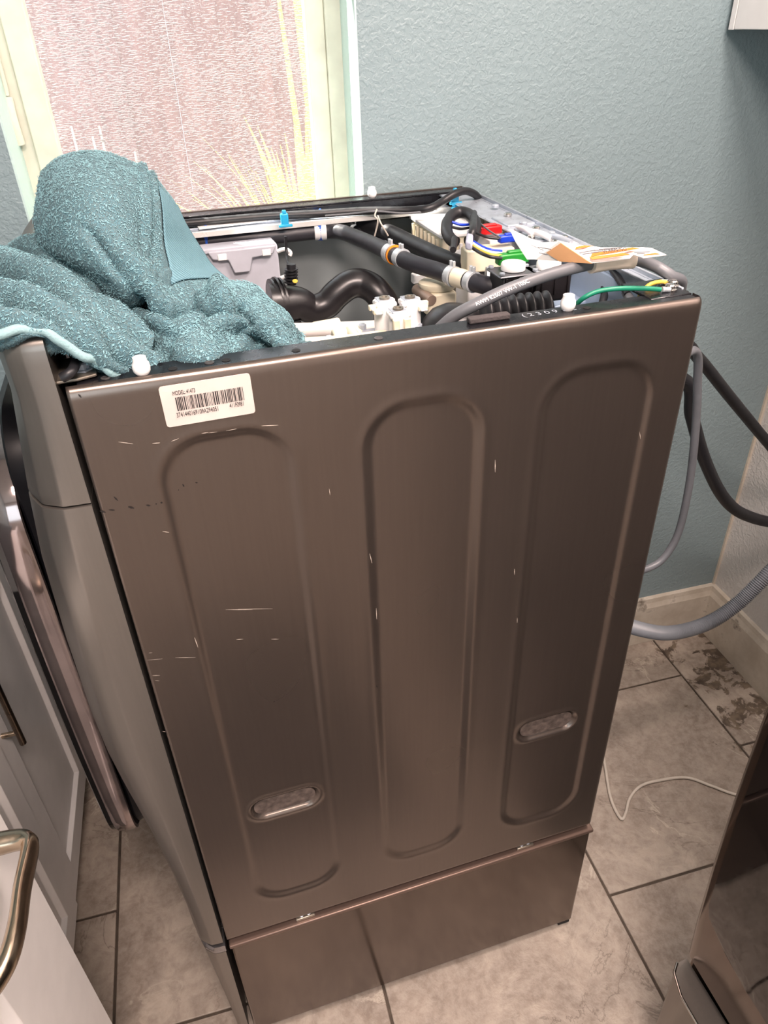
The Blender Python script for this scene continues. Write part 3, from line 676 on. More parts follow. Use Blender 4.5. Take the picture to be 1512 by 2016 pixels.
on_hose(398, 475, 420, 473, 1.265, .0128, .022, M_whitepl, 'white_collar'); on_hose(405, 474, 414, 474, 1.265, .0142, .008, M_cobalt, 'blue_band')
p = AZ(963, 547, 1.262); ring_on(p, (1, -.3, 0), .0145, .010, M_clampm, 'hose_clamp', washer)
# --- triple water inlet valve
vb = AY(780, 655, .15)
iv = lbl(rbox('inlet_valve', vb+Vector((-.034, .012, -.034)), vb+Vector((.038, .050, -.008)), M_greypl, washer, .004), 'white water inlet valve with three solenoid coils')
for i, (u, v, y, hh, r) in enumerate(((757, 590, .180, .060, .0130), (807, 588, .180, .060, .0130), (784, 611, .150, .050, .0115))):
    p = AY(u, v, y); c = MB().lathe(p-Vector((0, 0, hh)), (0, 0, 1), [(r, 0), (r, hh*.8), (r*.95, hh)], 28).build('solenoid_coil', M_whitepl, iv)
    MB().box(p+Vector((-.013, -.013, -.012)), p+Vector((.013, .011, -.002))).build('coil_head', M_creampl, c, bevel=.0015) if False else None
    rbox('coil_head', p+Vector((-.0125, -.0105, -.007)), p+Vector((.0125, .0105, -.001)), M_whitepl, iv, .002)
    mb = MB().box(p+Vector((-.0095, -.008, -.001)), p+Vector((.0095, .011, .0013))); o = mb.build('yoke_plate', M_galv, iv, bevel=.0012)
    MB().lathe(p+Vector((0, 0, .0012)), (0, 0, 1), [(.0062, 0), (.0062, .0022), (.0035, .0022), (.003, .0004), (0, .0004)], 18).build('coil_core', M_galvd, iv)
    sgn = (-1, 1, 0)[i]
    for k in (0, 1):
        if sgn: q = p+Vector((sgn*(.015-.003*k), -.004-.007*k, -.006-.003*k)); a, b2 = q+Vector((-.006, -.004, -.003)), q+Vector((.006, .003, .003))
        else: q = p+Vector((-.0065+k*.013, -.012, -.010)); a, b2 = q+Vector((-.0042, -.003, -.010)), q+Vector((.0042, .003, .004))
        rbox('terminal_shroud', a, b2, M_creampl, iv, .0012)
        rbox('terminal_blade', Vector((a.x+.002, a.y-.004, a.z+.001)), Vector((b2.x-.002, a.y+.002, a.z+.0025)), M_clampm, iv, .0003)
for (dx_, dy_) in ((-.033, .0), (.037, .006), (-.030, .030), (.034, -.004)):
    q = vb+Vector((dx_*.95, dy_+.016, -.008)); MB().lathe(q, (0, 0, 1), [(.005, 0), (.005, .006), (.003, .0075), (0, .0075)], 8).build('valve_screw', M_galv, iv)
# --- black hose dome and corrugated bellows by the near rim
c = AZ(900, 618, 1.250)
MB().lathe(c+Vector((0, .01, -.05)), (.15, .1, 1), [(.046, 0), (.046, .02), (.042, .036), (.033, .048), (.018, .056), (0, .058)], 32).build('pump_cover', M_duct, washer)
a, b2 = AZ(950, 620, 1.266), AZ(1083, 606, 1.266); d = (b2-a); L = d.length; d.normalize()
prof = []; nb = 8
for i in range(nb): t = L*i/nb; prof += [(.013, t), (.0145, t+.001), (.0205, t+L/nb*.40), (.0205, t+L/nb*.58), (.0145, t+L/nb-.001)]
prof.append((.013, L))
lbl(MB().lathe(a, d, prof, 28).build('corrugated_bellows', M_rubber, washer, ang=70), 'black corrugated bellows hose')
# --- white pressure parts in the middle
wb = AZ(950, 560, 1.235); rbox('valve_body', wb+Vector((-.030, -.02, -.045)), wb+Vector((.035, .03, .002)), M_whitepl, washer, .003)
p = AZ(862, 556, 1.245); MB().lathe(p-Vector((0, 0, .012)), (0, .05, 1), [(.014, 0), (.024, .004), (.027, .010), (.027, .013), (.024, .015), (0, .016)], 30).build('filter_disc', M_creampl, washer)
q = AZ(865, 590, 1.225); cr = rbox('sensor_housing', q+Vector((-.02, -.012, -.02)), q+Vector((.022, .02, .012)), M_creampl, washer, .003)
tubeo('sensor_tube', [AZ(820, 570, 1.23), AZ(835, 580, 1.232), AZ(850, 592, 1.23)], .0075, mat('brown_grey_plastic', (128, 112, 100), .4), washer)
p = AZ(822, 543, 1.245); rbox('small_connector', p+Vector((-.008, -.006, -.01)), p+Vector((.012, .008, .003)), M_whitepl, washer, .0015)
p = AZ(920, 590, 1.2); rbox('yellow_tag', p+Vector((-.007, -.002, -.003)), p+Vector((.008, .004, .004)), M_yelloww, washer, .001)
# --- noise filter box, wires and coloured connectors at the far right
fx0, fy0, fx1, fy1 = .526, .455, .600, .598
fb = lbl(rbox('filter_box', (fx0, fy0, 1.165), (fx1, fy1, 1.274), M_creampl, washer, .002), 'cream electrical box with ribs')
for k in range(7): rbox('box_rib', (fx0-.004, fy0+.012+k*.019, 1.17), (fx0+.001, fy0+.018+k*.019, 1.268), M_creampl, fb, .0008)
rbox('box_lid', (fx0-.003, fy0-.003, 1.272), (fx1+.003, fy1+.003, 1.277), M_whitepl, fb, .001)
for k in range(4): rbox('box_rib', (fx0+.012+k*.017, fy0-.004, 1.18), (fx0+.017+k*.017, fy0+.001, 1.262), M_whitepl, fb, .0008)
tw = AZ(952, 418, 1.29)
bt = lbl(rbox('cream_bracket', tw+Vector((-.022, -.01, -.04)), tw+Vector((.022, .012, .004)), M_creampl, washer, .003), 'cream plastic bracket')
for k in range(3): rbox('bracket_fin', tw+Vector((-.018+k*.014, -.018, -.04)), tw+Vector((-.014+k*.014, -.009, .0)), M_creampl, bt, .001)
for (q, mt, nm, s) in (((962, 449), M_red, 'red_connector', (.024, .010, .007)), ((1001, 466), M_bluec, 'blue_connector', (.015, .008, .006)), ((1012, 503), M_greenc, 'green_connector', (.024, .010, .008))):
    p = AZ(q[0], q[1], 1.298); o = rbox(nm, p+Vector((-s[0], -s[1]*.7, -s[2]*1.2)), p+Vector((s[0]*.8, s[1]*.7, s[2]*.5)), mt, washer, .0022)
    rbox('connector_latch', p+Vector((-s[0]*.4, -s[1]*.4, s[2]*.4)), p+Vector((s[0]*.5, s[1]*.4, s[2]*.85)), mt, o, .0015)
def rbs(name, u, v, z, sx, sy, sz, mt, rz=0.):
    p = AZ(u, v, z); return MB().box((-sx/2, -sy/2, -sz), (sx/2, sy/2, 0), Matrix.Translation(p) @ Matrix.Rotation(rz, 4, 'Z')).build(name, mt, washer, bevel=.0018)
rbs('relay_box', 985, 462, 1.285, .055, .05, .04, M_whitepl); rbs('relay_box', 1003, 443, 1.290, .045, .045, .03, M_creampl); rbs('terminal_block', 920, 498, 1.262, .07, .05, .03, M_whitepl, .2)
rbs('steel_cover', 940, 505, 1.255, .10, .06, .01, M_galv, .1); rbs('terminal_block', 960, 486, 1.285, .07, .03, .03, M_creampl, -.1)
rbs('steel_cover', 1010, 432, 1.2985, .045, .06, .006, M_galv); rbs('steel_cover', 1060, 462, 1.2985, .05, .06, .006, M_galv)
rbs('steel_cover', 1120, 482, 1.2975, .035, .05, .004, M_whitepl)
for i, (u, v) in enumerate(((975, 408), (1000, 425), (1030, 442), (1055, 452), (1085, 462), (1110, 470), (1140, 488), (1045, 470), (1020, 455), (1095, 478))):
    p = AZ(u, v, 1.299); MB().lathe(p, (0, 0, 1), [(.006, 0), (.006, .003), (.0045, .0045), (0, .0045)], 12).build('rail_screw', (M_galv, M_chrome)[i % 2], washer)
for i, (a, b2) in enumerate((((1040, 455), (1085, 470)), ((1070, 462), (1125, 478)), ((1020, 448), (1050, 462)))):
    tubeo('small_pipe', [AZ(*a, 1.303), AZ((a[0]+b2[0])/2, (a[1]+b2[1])/2-3, 1.306), AZ(*b2, 1.303)], .0042, (M_whitepl, M_galv, M_whitepl)[i], washer)
# loop of taped wires
cu, cv = 908, 449; ring = []
for k in range(15):
    a = math.radians(60-k*22); ring.append(AZ(cu+29*math.cos(a), cv-30*math.sin(a)*-1 if False else cv+31*math.sin(a), 1.300+.012*math.sin(a*-1)))
wl = lbl(tubeo('wire_loop', ring, .0085, M_rubber, washer, 14, 4), 'black taped loop of wires')
ws = [(-.004, M_bluec, 'blue_wire'), (-.0013, M_whitepl, 'white_wire'), (.0013, M_yelloww, 'yellow_wire'), (.004, M_rubber, 'black_wire')]
for k, (o_, mt, nm) in enumerate(ws):
    f = k*4.5-4
    tubeo(nm, [AZ(925, 475+f, 1.303), AZ(945, 488+f, 1.304), AZ(965, 496+f, 1.303), AZ(988, 499+f, 1.300)], .0022, mt, washer, 8)
flat_at('tape_wrap', [(920, 450), (933, 452), (930, 476), (916, 474)], 1.315, .012, mat('grey_tape', (176, 178, 196), .3), None, .003)
for k, (a, b2, mt) in enumerate((((890, 437), (925, 442), M_bluec), ((890, 447), (925, 448), M_rubber), ((935, 430), (985, 468), M_cordg), ((935, 442), (945, 452), M_rubber), ((936, 458), (982, 470), M_rubber), ((895, 470), (892, 492), M_rubber))):
    tubeo('thin_wire', [AZ(*a, 1.306), AZ((a[0]+b2[0])/2, (a[1]+b2[1])/2+3, 1.302), AZ(*b2, 1.30)], (.002, .002, .0013, .002, .002, .0045)[k], mt, washer, 8)
tubeo('black_loom_riser', [AZ(925, 480, 1.30), AZ(931, 450, 1.318), AZ(933, 420, 1.31)], .005, M_rubber, washer)
# black dual valve
for i, (u, v) in enumerate(((1010, 527), (1080, 524))):
    p = AZ(u, v, 1.291); o = rbox('drain_valve', p+Vector((-.024, -.020, -.040)), p+Vector((.024, .020, -.004)), M_duct, washer, .004)
    rbox('valve_flange', p+Vector((-.027, -.022, -.006)), p+Vector((.027, .022, -.003)), mat('dark_flange', (96, 98, 102), .4, .5), o, .0015)
    MB().lathe(p-Vector((0, 0, .002)), (0, 0, 1), [(.0155, 0), (.0155, .007), (.014, .009), (0, .009)], 26).build('valve_cap', M_whitepl, o)
    for sx in (-1, 1):
        for sy in (-1, 1): MB().lathe(p+Vector((sx*.0225, sy*.017, -.002)), (0, 0, 1), [(.0035, 0), (.0035, .0025), (0, .003)], 8).build('valve_screw', M_galv, o)
    for sx in (-.018, 0, .018): rbox('valve_fin', p+Vector((sx-.0012, -.0225, -.03)), p+Vector((sx+.0012, -.0195, -.006)), M_duct, o, .0005)
rbs('motor_bracket', 1110, 575, 1.235, .10, .09, .05, M_bluesteel, .1)
rbs('motor_bracket', 1130, 545, 1.24, .03, .10, .08, M_galvd, .0)
tubeo('black_lead', [AZ(1170, 540, 1.27), AZ(1190, 565, 1.262), AZ(1185, 600, 1.25), AZ(1175, 620, 1.24)], .005, M_rubber, washer)
tubeo('black_lead', [AZ(1205, 530, 1.285), AZ(1222, 555, 1.28), AZ(1235, 580, 1.272)], .0045, M_rubber, washer); tubeo('grey_lead_end', [AZ(1233, 575, 1.272), AZ(1245, 598, 1.265)], .006, M_cordg, washer)
# mains cord over the back edge with its warning label
CP = [AZ(862, 650, 1.275), AZ(895, 622, 1.292), AZ(940, 598, 1.305), AZ(1000, 570, 1.316), AZ(1080, 541, 1.324), AZ(1165, 519, 1.328), AZ(1205, 513, 1.328), AZ(1250, 511, 1.326), AZ(1290, 524, 1.316), AZ(1322, 544, 1.306), AZ(1342, 562, 1.290), Vector((.678, .085, 1.24)), Vector((.684, .10, 1.16)), AY(1366, 690, .14), AY(1373, 760, .15), AY(1368, 860, .15), AY(1356, 960, .15), AY(1335, 1050, .15), AY(1305, 1100, .15), AY(1270, 1121, .15), AY(1230, 1128, .15)]
cord = lbl(MB().tube(CP, .0078, 16, 8, rfun=lambda t: .0066 if t < .5 else .0060).build('power_cord', M_cordg, washer, ang=60), 'grey power cord looping over the back edge')
text_mesh('cord_print', 'AWM E2507 VW-1 105C', .0062, M_paper, AZ(938, 603, 1.3135), AZ(1030, 562, 1.326)-AZ(938, 603, 1.3135), Vector((-.3, .8, .5)), cord, .0006)
lw = MB().tube([AZ(1163, 520, 1.328), AZ(1205, 513, 1.328), AZ(1246, 511, 1.3265)], .0100, 18, 4).build('label_wrap', mat('label_wrap_film', (236, 218, 200), .45), cord, ang=60)
def poly3(name, P, mt, par=cord, th=.0004):
    P = [Vector(p) for p in P]; k = len(P); nrm = (P[1]-P[0]).cross(P[2]-P[0]).normalized()
    if nrm.dot(Vector(CAM)-P[0]) < 0: nrm = -nrm     # front of the sheet
    return MB().add([p+nrm*th for p in P]+[p-nrm*th for p in P], [tuple(range(k)), tuple(reversed(range(k, 2*k)))]+[(i, (i+1) % k, k+(i+1) % k, k+i) for i in range(k)]).build(name, mt, par, smooth=False)
A_, B_, C_, D_, E_, F_ = AZ(1003, 450, 1.362), AZ(1016, 477, 1.348), AZ(1038, 511, 1.328), AZ(1055, 511, 1.326), AZ(1102, 475, 1.352), AZ(1166, 518, 1.336)
G1, G2, G3, G4, G5, G6, G7, G8 = AZ(1133, 482, 1.346), AZ(1180, 487, 1.340), AZ(1262, 487, 1.342), AZ(1283, 489, 1.343), AZ(1312, 502, 1.346), AZ(1266, 508, 1.340), AZ(1247, 502, 1.338), AZ(1240, 509, 1.334)
U1 = AZ(1040, 468, 1.346); U2 = AZ(1068, 478, 1.338)
wlab = poly3('warning_label', [A_, B_, C_, U1], M_paper); lbl(wlab, 'white and orange folded warning label')
poly3('label_fold', [U1, C_, D_, U2], M_paper, wlab); poly3('label_fold', [U2, D_, E_], M_paper, wlab)
poly3('label_fold', [E_, D_, F_], M_paper, wlab)
FN = (D_-E_).cross(F_-E_).normalized(); FN = FN*(.0012 if FN.dot(Vector(CAM)-E_) > 0 else -.0012)
i1 = D_.lerp(E_, .42); poly3('label_back', [i1.lerp(F_, .03)+FN, E_.lerp(F_, .06)+FN, F_+FN, D_.lerp(F_, .45)+FN], M_tan, wlab)
poly3('label_fold', [E_, F_, G1], M_paper, wlab); poly3('label_fold', [G1, F_, G8, G2], M_paper, wlab); poly3('label_fold', [G2, G8, G7, G3], M_paper, wlab); poly3('label_fold', [G3, G7, G6, G4], M_paper, wlab); poly3('label_fold', [G4, G6, G5], M_paper, wlab)
up = Vector((0, 0, .0009))
def strip(a, b2, c, d_, mt=M_orange, nm='orange_band'): poly3(nm, [AZ(*a)+up, AZ(*b2)+up, AZ(*c)+up, AZ(*d_)+up], mt, wlab, .0002)
strip((1166, 513, 1.3395), (1240, 503, 1.3395), (1228, 500, 1.3405), (1160, 508, 1.3415))
strip((1163, 507, 1.3415), (1258, 491, 1.3425), (1245, 489, 1.3425), (1165, 501, 1.3425))
strip((1132, 492, 1.3455), (1168, 486, 1.3435), (1150, 485, 1.3455), (1134, 488, 1.3465))
strip((1266, 505, 1.3420), (1300, 502, 1.3455), (1290, 500, 1.3455), (1268, 503, 1.3430))
for (u, v, u2, v2) in ((1142, 498, 1172, 493), (1148, 501, 1182, 496), (1155, 495, 1215, 490), (1165, 498, 1212, 493), (1180, 491, 1225, 488), (1060, 487, 1085, 491), (1045, 482, 1070, 493), (1062, 498, 1078, 502), (1250, 497, 1280, 496), (1255, 500, 1270, 499)):
    z = 1.3435 if u > 1130 else 1.343
    a, b2 = AZ(u, v, z), AZ(u2, v2, z); n_ = Vector((0, .0012, 0)); poly3('label_text_line', [a, b2, b2+n_, a+n_], M_greyink, wlab, .0004)
text_mesh('label_heading', 'WARNING', .006, M_ink, AZ(1186, 500, 1.3435), AZ(1250, 492, 1.3435)-AZ(1186, 500, 1.3435), Vector((0, .7, .7)), wlab, .0014)
# earth wires on the corner plate
tubeo('green_wire', [AZ(1128, 606, 1.285), AZ(1150, 586, 1.300), AZ(1180, 573, 1.306), AZ(1220, 568, 1.308), AZ(1270, 568, 1.306), AZ(1300, 570, 1.303)], .0027, M_greenw, washer)
tubeo('yellow_green_wire', [AZ(1256, 590, 1.285), AZ(1264, 575, 1.295), AZ(1280, 560, 1.303), AZ(1300, 555, 1.303), AZ(1312, 556, 1.302)], .0024, M_yelloww, washer)
for (u, v) in ((1323, 562), (1318, 570)):
    p = AZ(u, v, 1.2998); e_ = MB().lathe(p, (0, 0, 1), [(.0082, 0), (.0082, .0012), (.006, .0018), (.006, .005), (.0045, .0062), (.0015, .0058), (0, .0055)], 16).build('earth_screw', M_chrome, washer)
for (u, v) in ((1301, 555), (1303, 570)):
    p = AZ(u, v, 1.3025); MB().cyl(p, p+Vector((.010, -.001, -.001)), .0032, .0026, 10).build('ring_terminal', M_clampm, washer)
# --- rating sticker with barcode on the side panel
SX = (AY(492, 775, 0)-AY(320, 803, 0)).normalized(); SX = Vector((.9999, 0, .012)).normalized(); SZ = Vector((-SX.z, 0, SX.x))
O_ = AY(332, 840, 0); so_ = Vector((.0805, -.0004, 1.2492))
def sp(a, b2, y=-.0008): q = so_+SX*a+SZ*b2; return Vector((q.x, y, q.z))
mb = MB(); W_, H_, r_ = .0825, .0405, .003; ring = []
for cx_, cz_, a0 in ((W_-r_, H_-r_, 0), (r_, H_-r_, 90), (r_, r_, 180), (W_-r_, r_, 270)):
    for k in range(5): a = math.radians(a0+22.5*k); ring.append((cx_+r_*math.cos(a), cz_+r_*math.sin(a)))
k = len(ring); mb.add([sp(*q, -.0010) for q in ring]+[sp(*q, .0002) for q in ring], [tuple(range(k))]+[(i, (i+1) % k, k+(i+1) % k, k+i) for i in range(k)])
stk = lbl(mb.build('barcode_sticker', mat('sticker_paper', (206, 192, 184), .45, var=.05), side, smooth=False), 'white sticker with a barcode')
rr = random.Random(12); x = .0125; bars = MB()
while x < .0735:
    wd = rr.choice((.00035, .0005, .0008, .0011)); bars.box((0, 0, 0), (0, 0, 0)) if False else None
    q = [sp(x, .0150, -.0014), sp(x+wd, .0150, -.0014), sp(x+wd, .0285, -.0014), sp(x, .0285, -.0014)]; bars.add(q, [(0, 1, 2, 3)]); x += wd+rr.choice((.0004, .0006, .0009))
bars.build('barcode', M_ink, stk, smooth=False, fixn=False)
text_mesh('sticker_text', 'MODEL: 41473', .0058, M_ink, sp(.011, .0308, -.0011), SX, SZ, stk, .0003, .56)
text_mesh('sticker_text', '3741440169109A294051', .0066, M_ink, sp(.0105, .0088, -.0011), SX, SZ, stk, .0003, .58)
text_mesh('sticker_text', '411F0981', .0064, M_ink, sp(.0595, .0096, -.0011), SX, SZ, stk, .0003, .54)
# scuffs
def mark(name, segs, mt, wd):
    mb = MB()
    for (u, v, u2, v2) in segs:
        a, b2 = AY(u, v, -.0006), AY(u2, v2, -.0006); a.y = side_y(a.x, a.z)-.0005; b2.y = side_y(b2.x, b2.z)-.0005; d = (b2-a).normalized(); n_ = Vector((-d.z, 0, d.x))*wd/2*random.uniform(.6, 1.2)
        mb.add([a-n_*.3, (a+b2)/2-n_, b2-n_*.3, b2+n_*.3, (a+b2)/2+n_, a+n_*.3], [(0, 1, 4, 5), (1, 2, 3, 4)])
    return mb.build(name, mt, side, smooth=False, fixn=False)
mark('scratch', [(233, 870, 262, 874), (300, 873, 315, 872), (397, 853, 410, 851), (410, 852, 428, 850), (445, 848, 466, 844), (337, 869, 352, 863), (515, 838, 548, 837), (320, 1046, 333, 1048), (445, 1204, 498, 1204), (470, 1203, 538, 1202), (290, 1300, 320, 1297), (345, 1295, 385, 1294), (383, 1255, 390, 1275), (300, 1330, 315, 1330), (305, 1340, 314, 1341), (293, 1286, 300, 1285), (320, 1440, 326, 1441), (728, 1090, 733, 1110), (886, 1728, 890, 1750), (1013, 1120, 1013, 1132), (1018, 1216, 1018, 1226), (648, 962, 650, 975), (975, 905, 975, 930), (1262, 852, 1263, 866), (742, 1200, 743, 1222), (535, 1262, 550, 1262), (466, 1263, 480, 1262)], M_scratch, .00075)
mark('paint_chip', [(224, 978, 232, 986), (196, 1006, 208, 1009), (214, 1004, 226, 1005), (252, 998, 264, 1001), (306, 992, 309, 992), (316, 989, 320, 990), (360, 956, 363, 962), (351, 968, 353, 968), (154, 777, 160, 783), (385, 953, 390, 954), (288, 995, 296, 996), (741, 1350, 744, 1354), (540, 1385, 541, 1386)], M_chip, .0019)

# --- pedestals
def pedestal(ox, oy, label, z1=.333, cap=1.0):
    e = empty('laundry_pedestal', (ox+.33, oy+.343, 0), label, 'pedestal', None)
    b_ = MB(); b_.box((ox+.006, oy+.0, .022), (ox+.654, oy+WID, z1)); body = b_.build('body', M_ped, e, bevel=.004, seg=3)
    rbox('top_lip', (ox+.004, oy-.003, z1-.006), (ox+.658, oy+.014, z1+.002), M_pedlip, e, .002)
    shell('drawer_front', fr(.03, z1-.012, 12), M_graph2, e, ox-.003, oy)
    if not cap:
        tubeo('drawer_edge', [Vector((p.x, p.y, z1-.010)) for p in plan(xf_at(z1-.01), ox-.004, oy)[3:-3]], .0022, M_chrome, e, 8, 2)
        s2 = None
    s2 = MB(); rows = [plan(xf_at(z)*sc_, ox-.002, oy-.0005, z=z) for z, sc_ in ((z1-.010, 1.0), (z1-.004, 1+.04*cap), (z1+.004*cap, 1+.02*cap), (z1+.007*cap, .9))]; s2.grid(rows); n = len(rows[0]); s2.f += [tuple(range(n)), tuple(range(3*n, 4*n))]
    if cap: lbl(s2.build('drawer_cap', M_capm, e, ang=50), 'silvery strip along the top of the drawer front')
    for fx in (.05, .60):
        for fy in (.05, WID-.05): MB().lathe((ox+fx, oy+fy, 0), (0, 0, 1), [(.022, 0), (.024, .006), (.015, .010), (.012, .024)], 18).build('foot', M_rubber, e)
    MB().box((ox+.628, oy+.004, .006), (ox+.652, oy+.03, .022)).build('foot_block', M_dark, e)
    return e
M_pedlip = graphite('pedestal_lip', (128, 108, 98), .48, .8); M_capm = mat('silver_cap', (150, 148, 150), .25, .9)
ped = pedestal(0, 0, 'graphite pedestal under the opened washing machine')
for (u, v) in ((603, 1812), (1037, 1664)):
    p = AY(u, v, .0); p.z = .3365; p.y = .006; o = rbox('mounting_clip', p+Vector((-.016, -.004, -.001)), p+Vector((.016, .006, .005)), M_galvd, ped, .0015)
    for k in (-.006, .006): MB().lathe(p+Vector((k, .001, .004)), (0, -.3, 1), [(.003, 0), (.003, .0015), (0, .002)], 8).build('clip_bolt', M_galv, o)

# --- the second machine at the right edge
DXO, DYO = .690, -.235-WID
dry = empty('dryer', (DXO+.33, DYO+.343, .345), 'dark laundry machine with a black glass door at the right edge', 'dryer')
DF = [(.352, .678), (.45, .668), (.60, .657), (.75, .649), (.90, .645), (1.05, .648), (1.18, .654), (1.30, .668), (1.325, .680)]
def df_at(z):
    for (za, a), (zb, b2) in zip(DF, DF[1:]):
        if za <= z <= zb: return a+(b2-a)*(z-za)/(zb-za)
    return DF[-1][1]
MB().box((.700, DYO, ZB), (1.30, DYO+WID, 1.30)).build('body', M_graph, dry, bevel=.005, seg=3)
rows = []
for z in fr(.352, 1.325, 50):
    xf = df_at(z); prof = [(.702, 0), (xf+.012, 0), (xf+.004, .003), (xf+.0008, .010), (xf, .020), (xf-.002, .10), (xf-.003, WID/2), (xf-.002, WID-.10), (xf, WID-.020), (xf+.0008, WID-.010), (xf+.004, WID-.003), (xf+.012, WID), (.702, WID)]
    rows.append([Vector((x, DYO+y, z)) for x, y in prof])
mb = MB().grid(rows); n = len(rows[0]); mb.f += [tuple(range(n)), tuple(range(49*n, 50*n))]
lbl(mb.build('front_panel', M_ped, dry, ang=50), 'brown-grey reflecting front panel')
rows = []
for i, z in enumerate(fr(.485, 1.14, 30)):
    rnd = .045*(1-math.sqrt(max(0, 1-max(0, 1-min(z-.485, 1.14-z)/.045)**2)))
    ya, yb = DYO+.05+rnd, DYO+WID-.020-rnd; ring = []
    for k in range(13):
        y = ya+(yb-ya)*k/12; e = 1-abs(2*k/12-1)**8
        ring.append(Vector((df_at(z)-.003-.006*e, y, z)))
    rows.append([Vector((.70, ya, z))]+ring+[Vector((.70, yb, z))])
mb = MB().grid(rows); n = len(rows[0]); mb.f += [tuple(range(n)), tuple(range(29*n, 30*n))]
lbl(mb.build('door_glass', M_doorglass, dry, ang=50), 'black glass door')
rbox('top_cover', (.675, DYO, 1.325), (1.32, DYO+WID, 1.345), M_graph, dry, .006)
pedestal(DXO, DYO, 'graphite pedestal under the machine at the right edge', cap=0)

# ------------------------------------------------------------------ hoses and cables behind the washer
def topcord(name, pts, r, mt, label, cat, n=16, rfun=None):
    return tag(MB().tube(pts, r, n, 8, rfun=rfun).build(name, mt, ang=60), label, cat)
topcord('water_hose', [Vector((.66, .42, 1.12)), Vector((.72, .42, 1.17)), AY(1330, 668, .36), AY(1375, 705, .36), AY(1440, 785, .37), AY(1512, 872, .40), AY(1580, 950, .46), Vector((1.40, .50, .80)), Vector((1.442, .50, .78))], .0105, M_rubber, 'upper black hose running down to the right from behind the washer', 'hose')
topcord('water_hose', [Vector((.66, .34, 1.05)), Vector((.74, .33, 1.08)), AY(1342, 745, .30), AY(1362, 820, .30), AY(1387, 905, .30), AY(1425, 980, .30), AY(1470, 1015, .31), AY(1540, 1028, .32), AY(1610, 1000, .33), Vector((1.40, .34, .86))], .0115, M_rubber, 'lower black hose bending below the grey cord behind the washer', 'hose')
# ribbed drain hose
ctr = smooth_path([Vector((.66, .30, .60)), AY(1130, 1170, .30), AY(1195, 1214, .30), AY(1258, 1238, .30), AY(1320, 1246, .30), AY(1390, 1228, .30), AY(1450, 1190, .30), AY(1512, 1130, .30), AY(1590, 1050, .32), Vector((1.40, .36, .85)), Vector((1.442, .36, .95))], 40)
L = 0; acc = [0.]
for a, b2 in zip(ctr, ctr[1:]): L += (b2-a).length; acc.append(L)
step = .0011; P = []; j = 0; s_ = 0
while s_ < L:
    while j < len(acc)-2 and acc[j+1] < s_: j += 1
    t = (s_-acc[j])/max(1e-9, acc[j+1]-acc[j]); P.append(ctr[j].lerp(ctr[j+1], t)); s_ += step
M_ = len(P)
tag(MB().tube(P, .0145, 16, 1, rfun=lambda t: .0148+.0012*math.sin(t*(M_-1)*PI/2)).build('drain_hose', M_corr, ang=80), 'grey ribbed drain hose sagging behind the washer above the floor', 'hose')
tag(MB().tube([AZ(1178, 1440, .004), AZ(1190, 1500, .004), AZ(1202, 1570, .004), AZ(1222, 1611, .004), AZ(1232, 1600, .004), AZ(1240, 1571, .005), AZ(1262, 1547, .005), AZ(1300, 1536, .004), AZ(1352, 1531, .004), AZ(1400, 1547, .004), AZ(1448, 1564, .004), AZ(1530, 1580, .004)], .0036, 10, 8).build('floor_cable', M_cordw, ang=60), 'thin pale cable lying in a loop on the tiles', 'cable')

# ------------------------------------------------------------------ cabinets
CXF = -.305                       # front plane of the far cabinet, in washer coordinates at y = .21
def cfr(x, y, z): # cabinet frame follows the room yaw
    return Vector((CXF, .21, 0))+DX*x+DY*(y-.21)+Vector((0, 0, z))
def cbox(mb, a, b2):
    vs = [cfr(x, y, z) for z in (a[2], b2[2]) for (x, y) in ((a[0], a[1]), (b2[0], a[1]), (b2[0], b2[1]), (a[0], b2[1]))]
    return mb.add(vs, [(0, 3, 2, 1), (4, 5, 6, 7), (0, 1, 5, 4), (1, 2, 6, 5), (2, 3, 7, 6), (3, 0, 4, 7)])
def shaker(name, y0, y1, z0, z1, parent, xf=0., rail=.062, th=.02, rec=.009, label=None):
    """five-piece door: stiles, rails and a recessed panel with a sloped bead, in one mesh with real depth"""
    mb = MB(); o = [(y0, z0), (y1, z0), (y1, z1), (y0, z1)]; i_ = [(y0+rail, z0+rail), (y1-rail, z0+rail), (y1-rail, z1-rail), (y0+rail, z1-rail)]
    b3 = [(y0+rail+.008, z0+rail+.008), (y1-rail-.008, z0+rail+.008), (y1-rail-.008, z1-rail-.008), (y0+rail+.008, z1-rail-.008)]
    vs = [cfr(xf, *q) for q in o]+[cfr(xf, *q) for q in i_]+[cfr(xf-rec, *q) for q in b3]+[cfr(xf-th, *q) for q in o]
    fs = [(k, (k+1) % 4, 4+(k+1) % 4, 4+k) for k in range(4)]+[(4+k, 4+(k+1) % 4, 8+(k+1) % 4, 8+k) for k in range(4)]+[(8, 9, 10, 11)]+[(k, 12+k, 12+(k+1) % 4, (k+1) % 4) for k in range(4)]+[(15, 14, 13, 12)]
    d = mb.add(vs, fs).build(name, M_cab, parent, smooth=False, bevel=.0012, seg=2)
    if label: lbl(d, label)
    return d
far = empty('base_cabinet', cfr(-.3, .42, 0), 'white base cabinet farthest left, beyond the washer door, with a straight bar handle', 'cabinet')
cbox(MB(), (-.60, .0, .10), (-.022, .655, .925)).build('carcass', M_cab, far, smooth=False)
cbox(MB(), (-.60, .0, .0), (-.085, .655, .10)).build('toe_kick', M_cab, far, smooth=False)
d1 = shaker('door', .309, .645, .092, .765, far, rail=.055)
d2 = shaker('door', .0, .305, .092, .765, far, xf=.004, rail=.055)
shaker('drawer_front', .309, .645, .772, .895, far, rail=.03); shaker('drawer_front', .0, .305, .772, .895, far, rail=.03)
ya, za = .395, .655
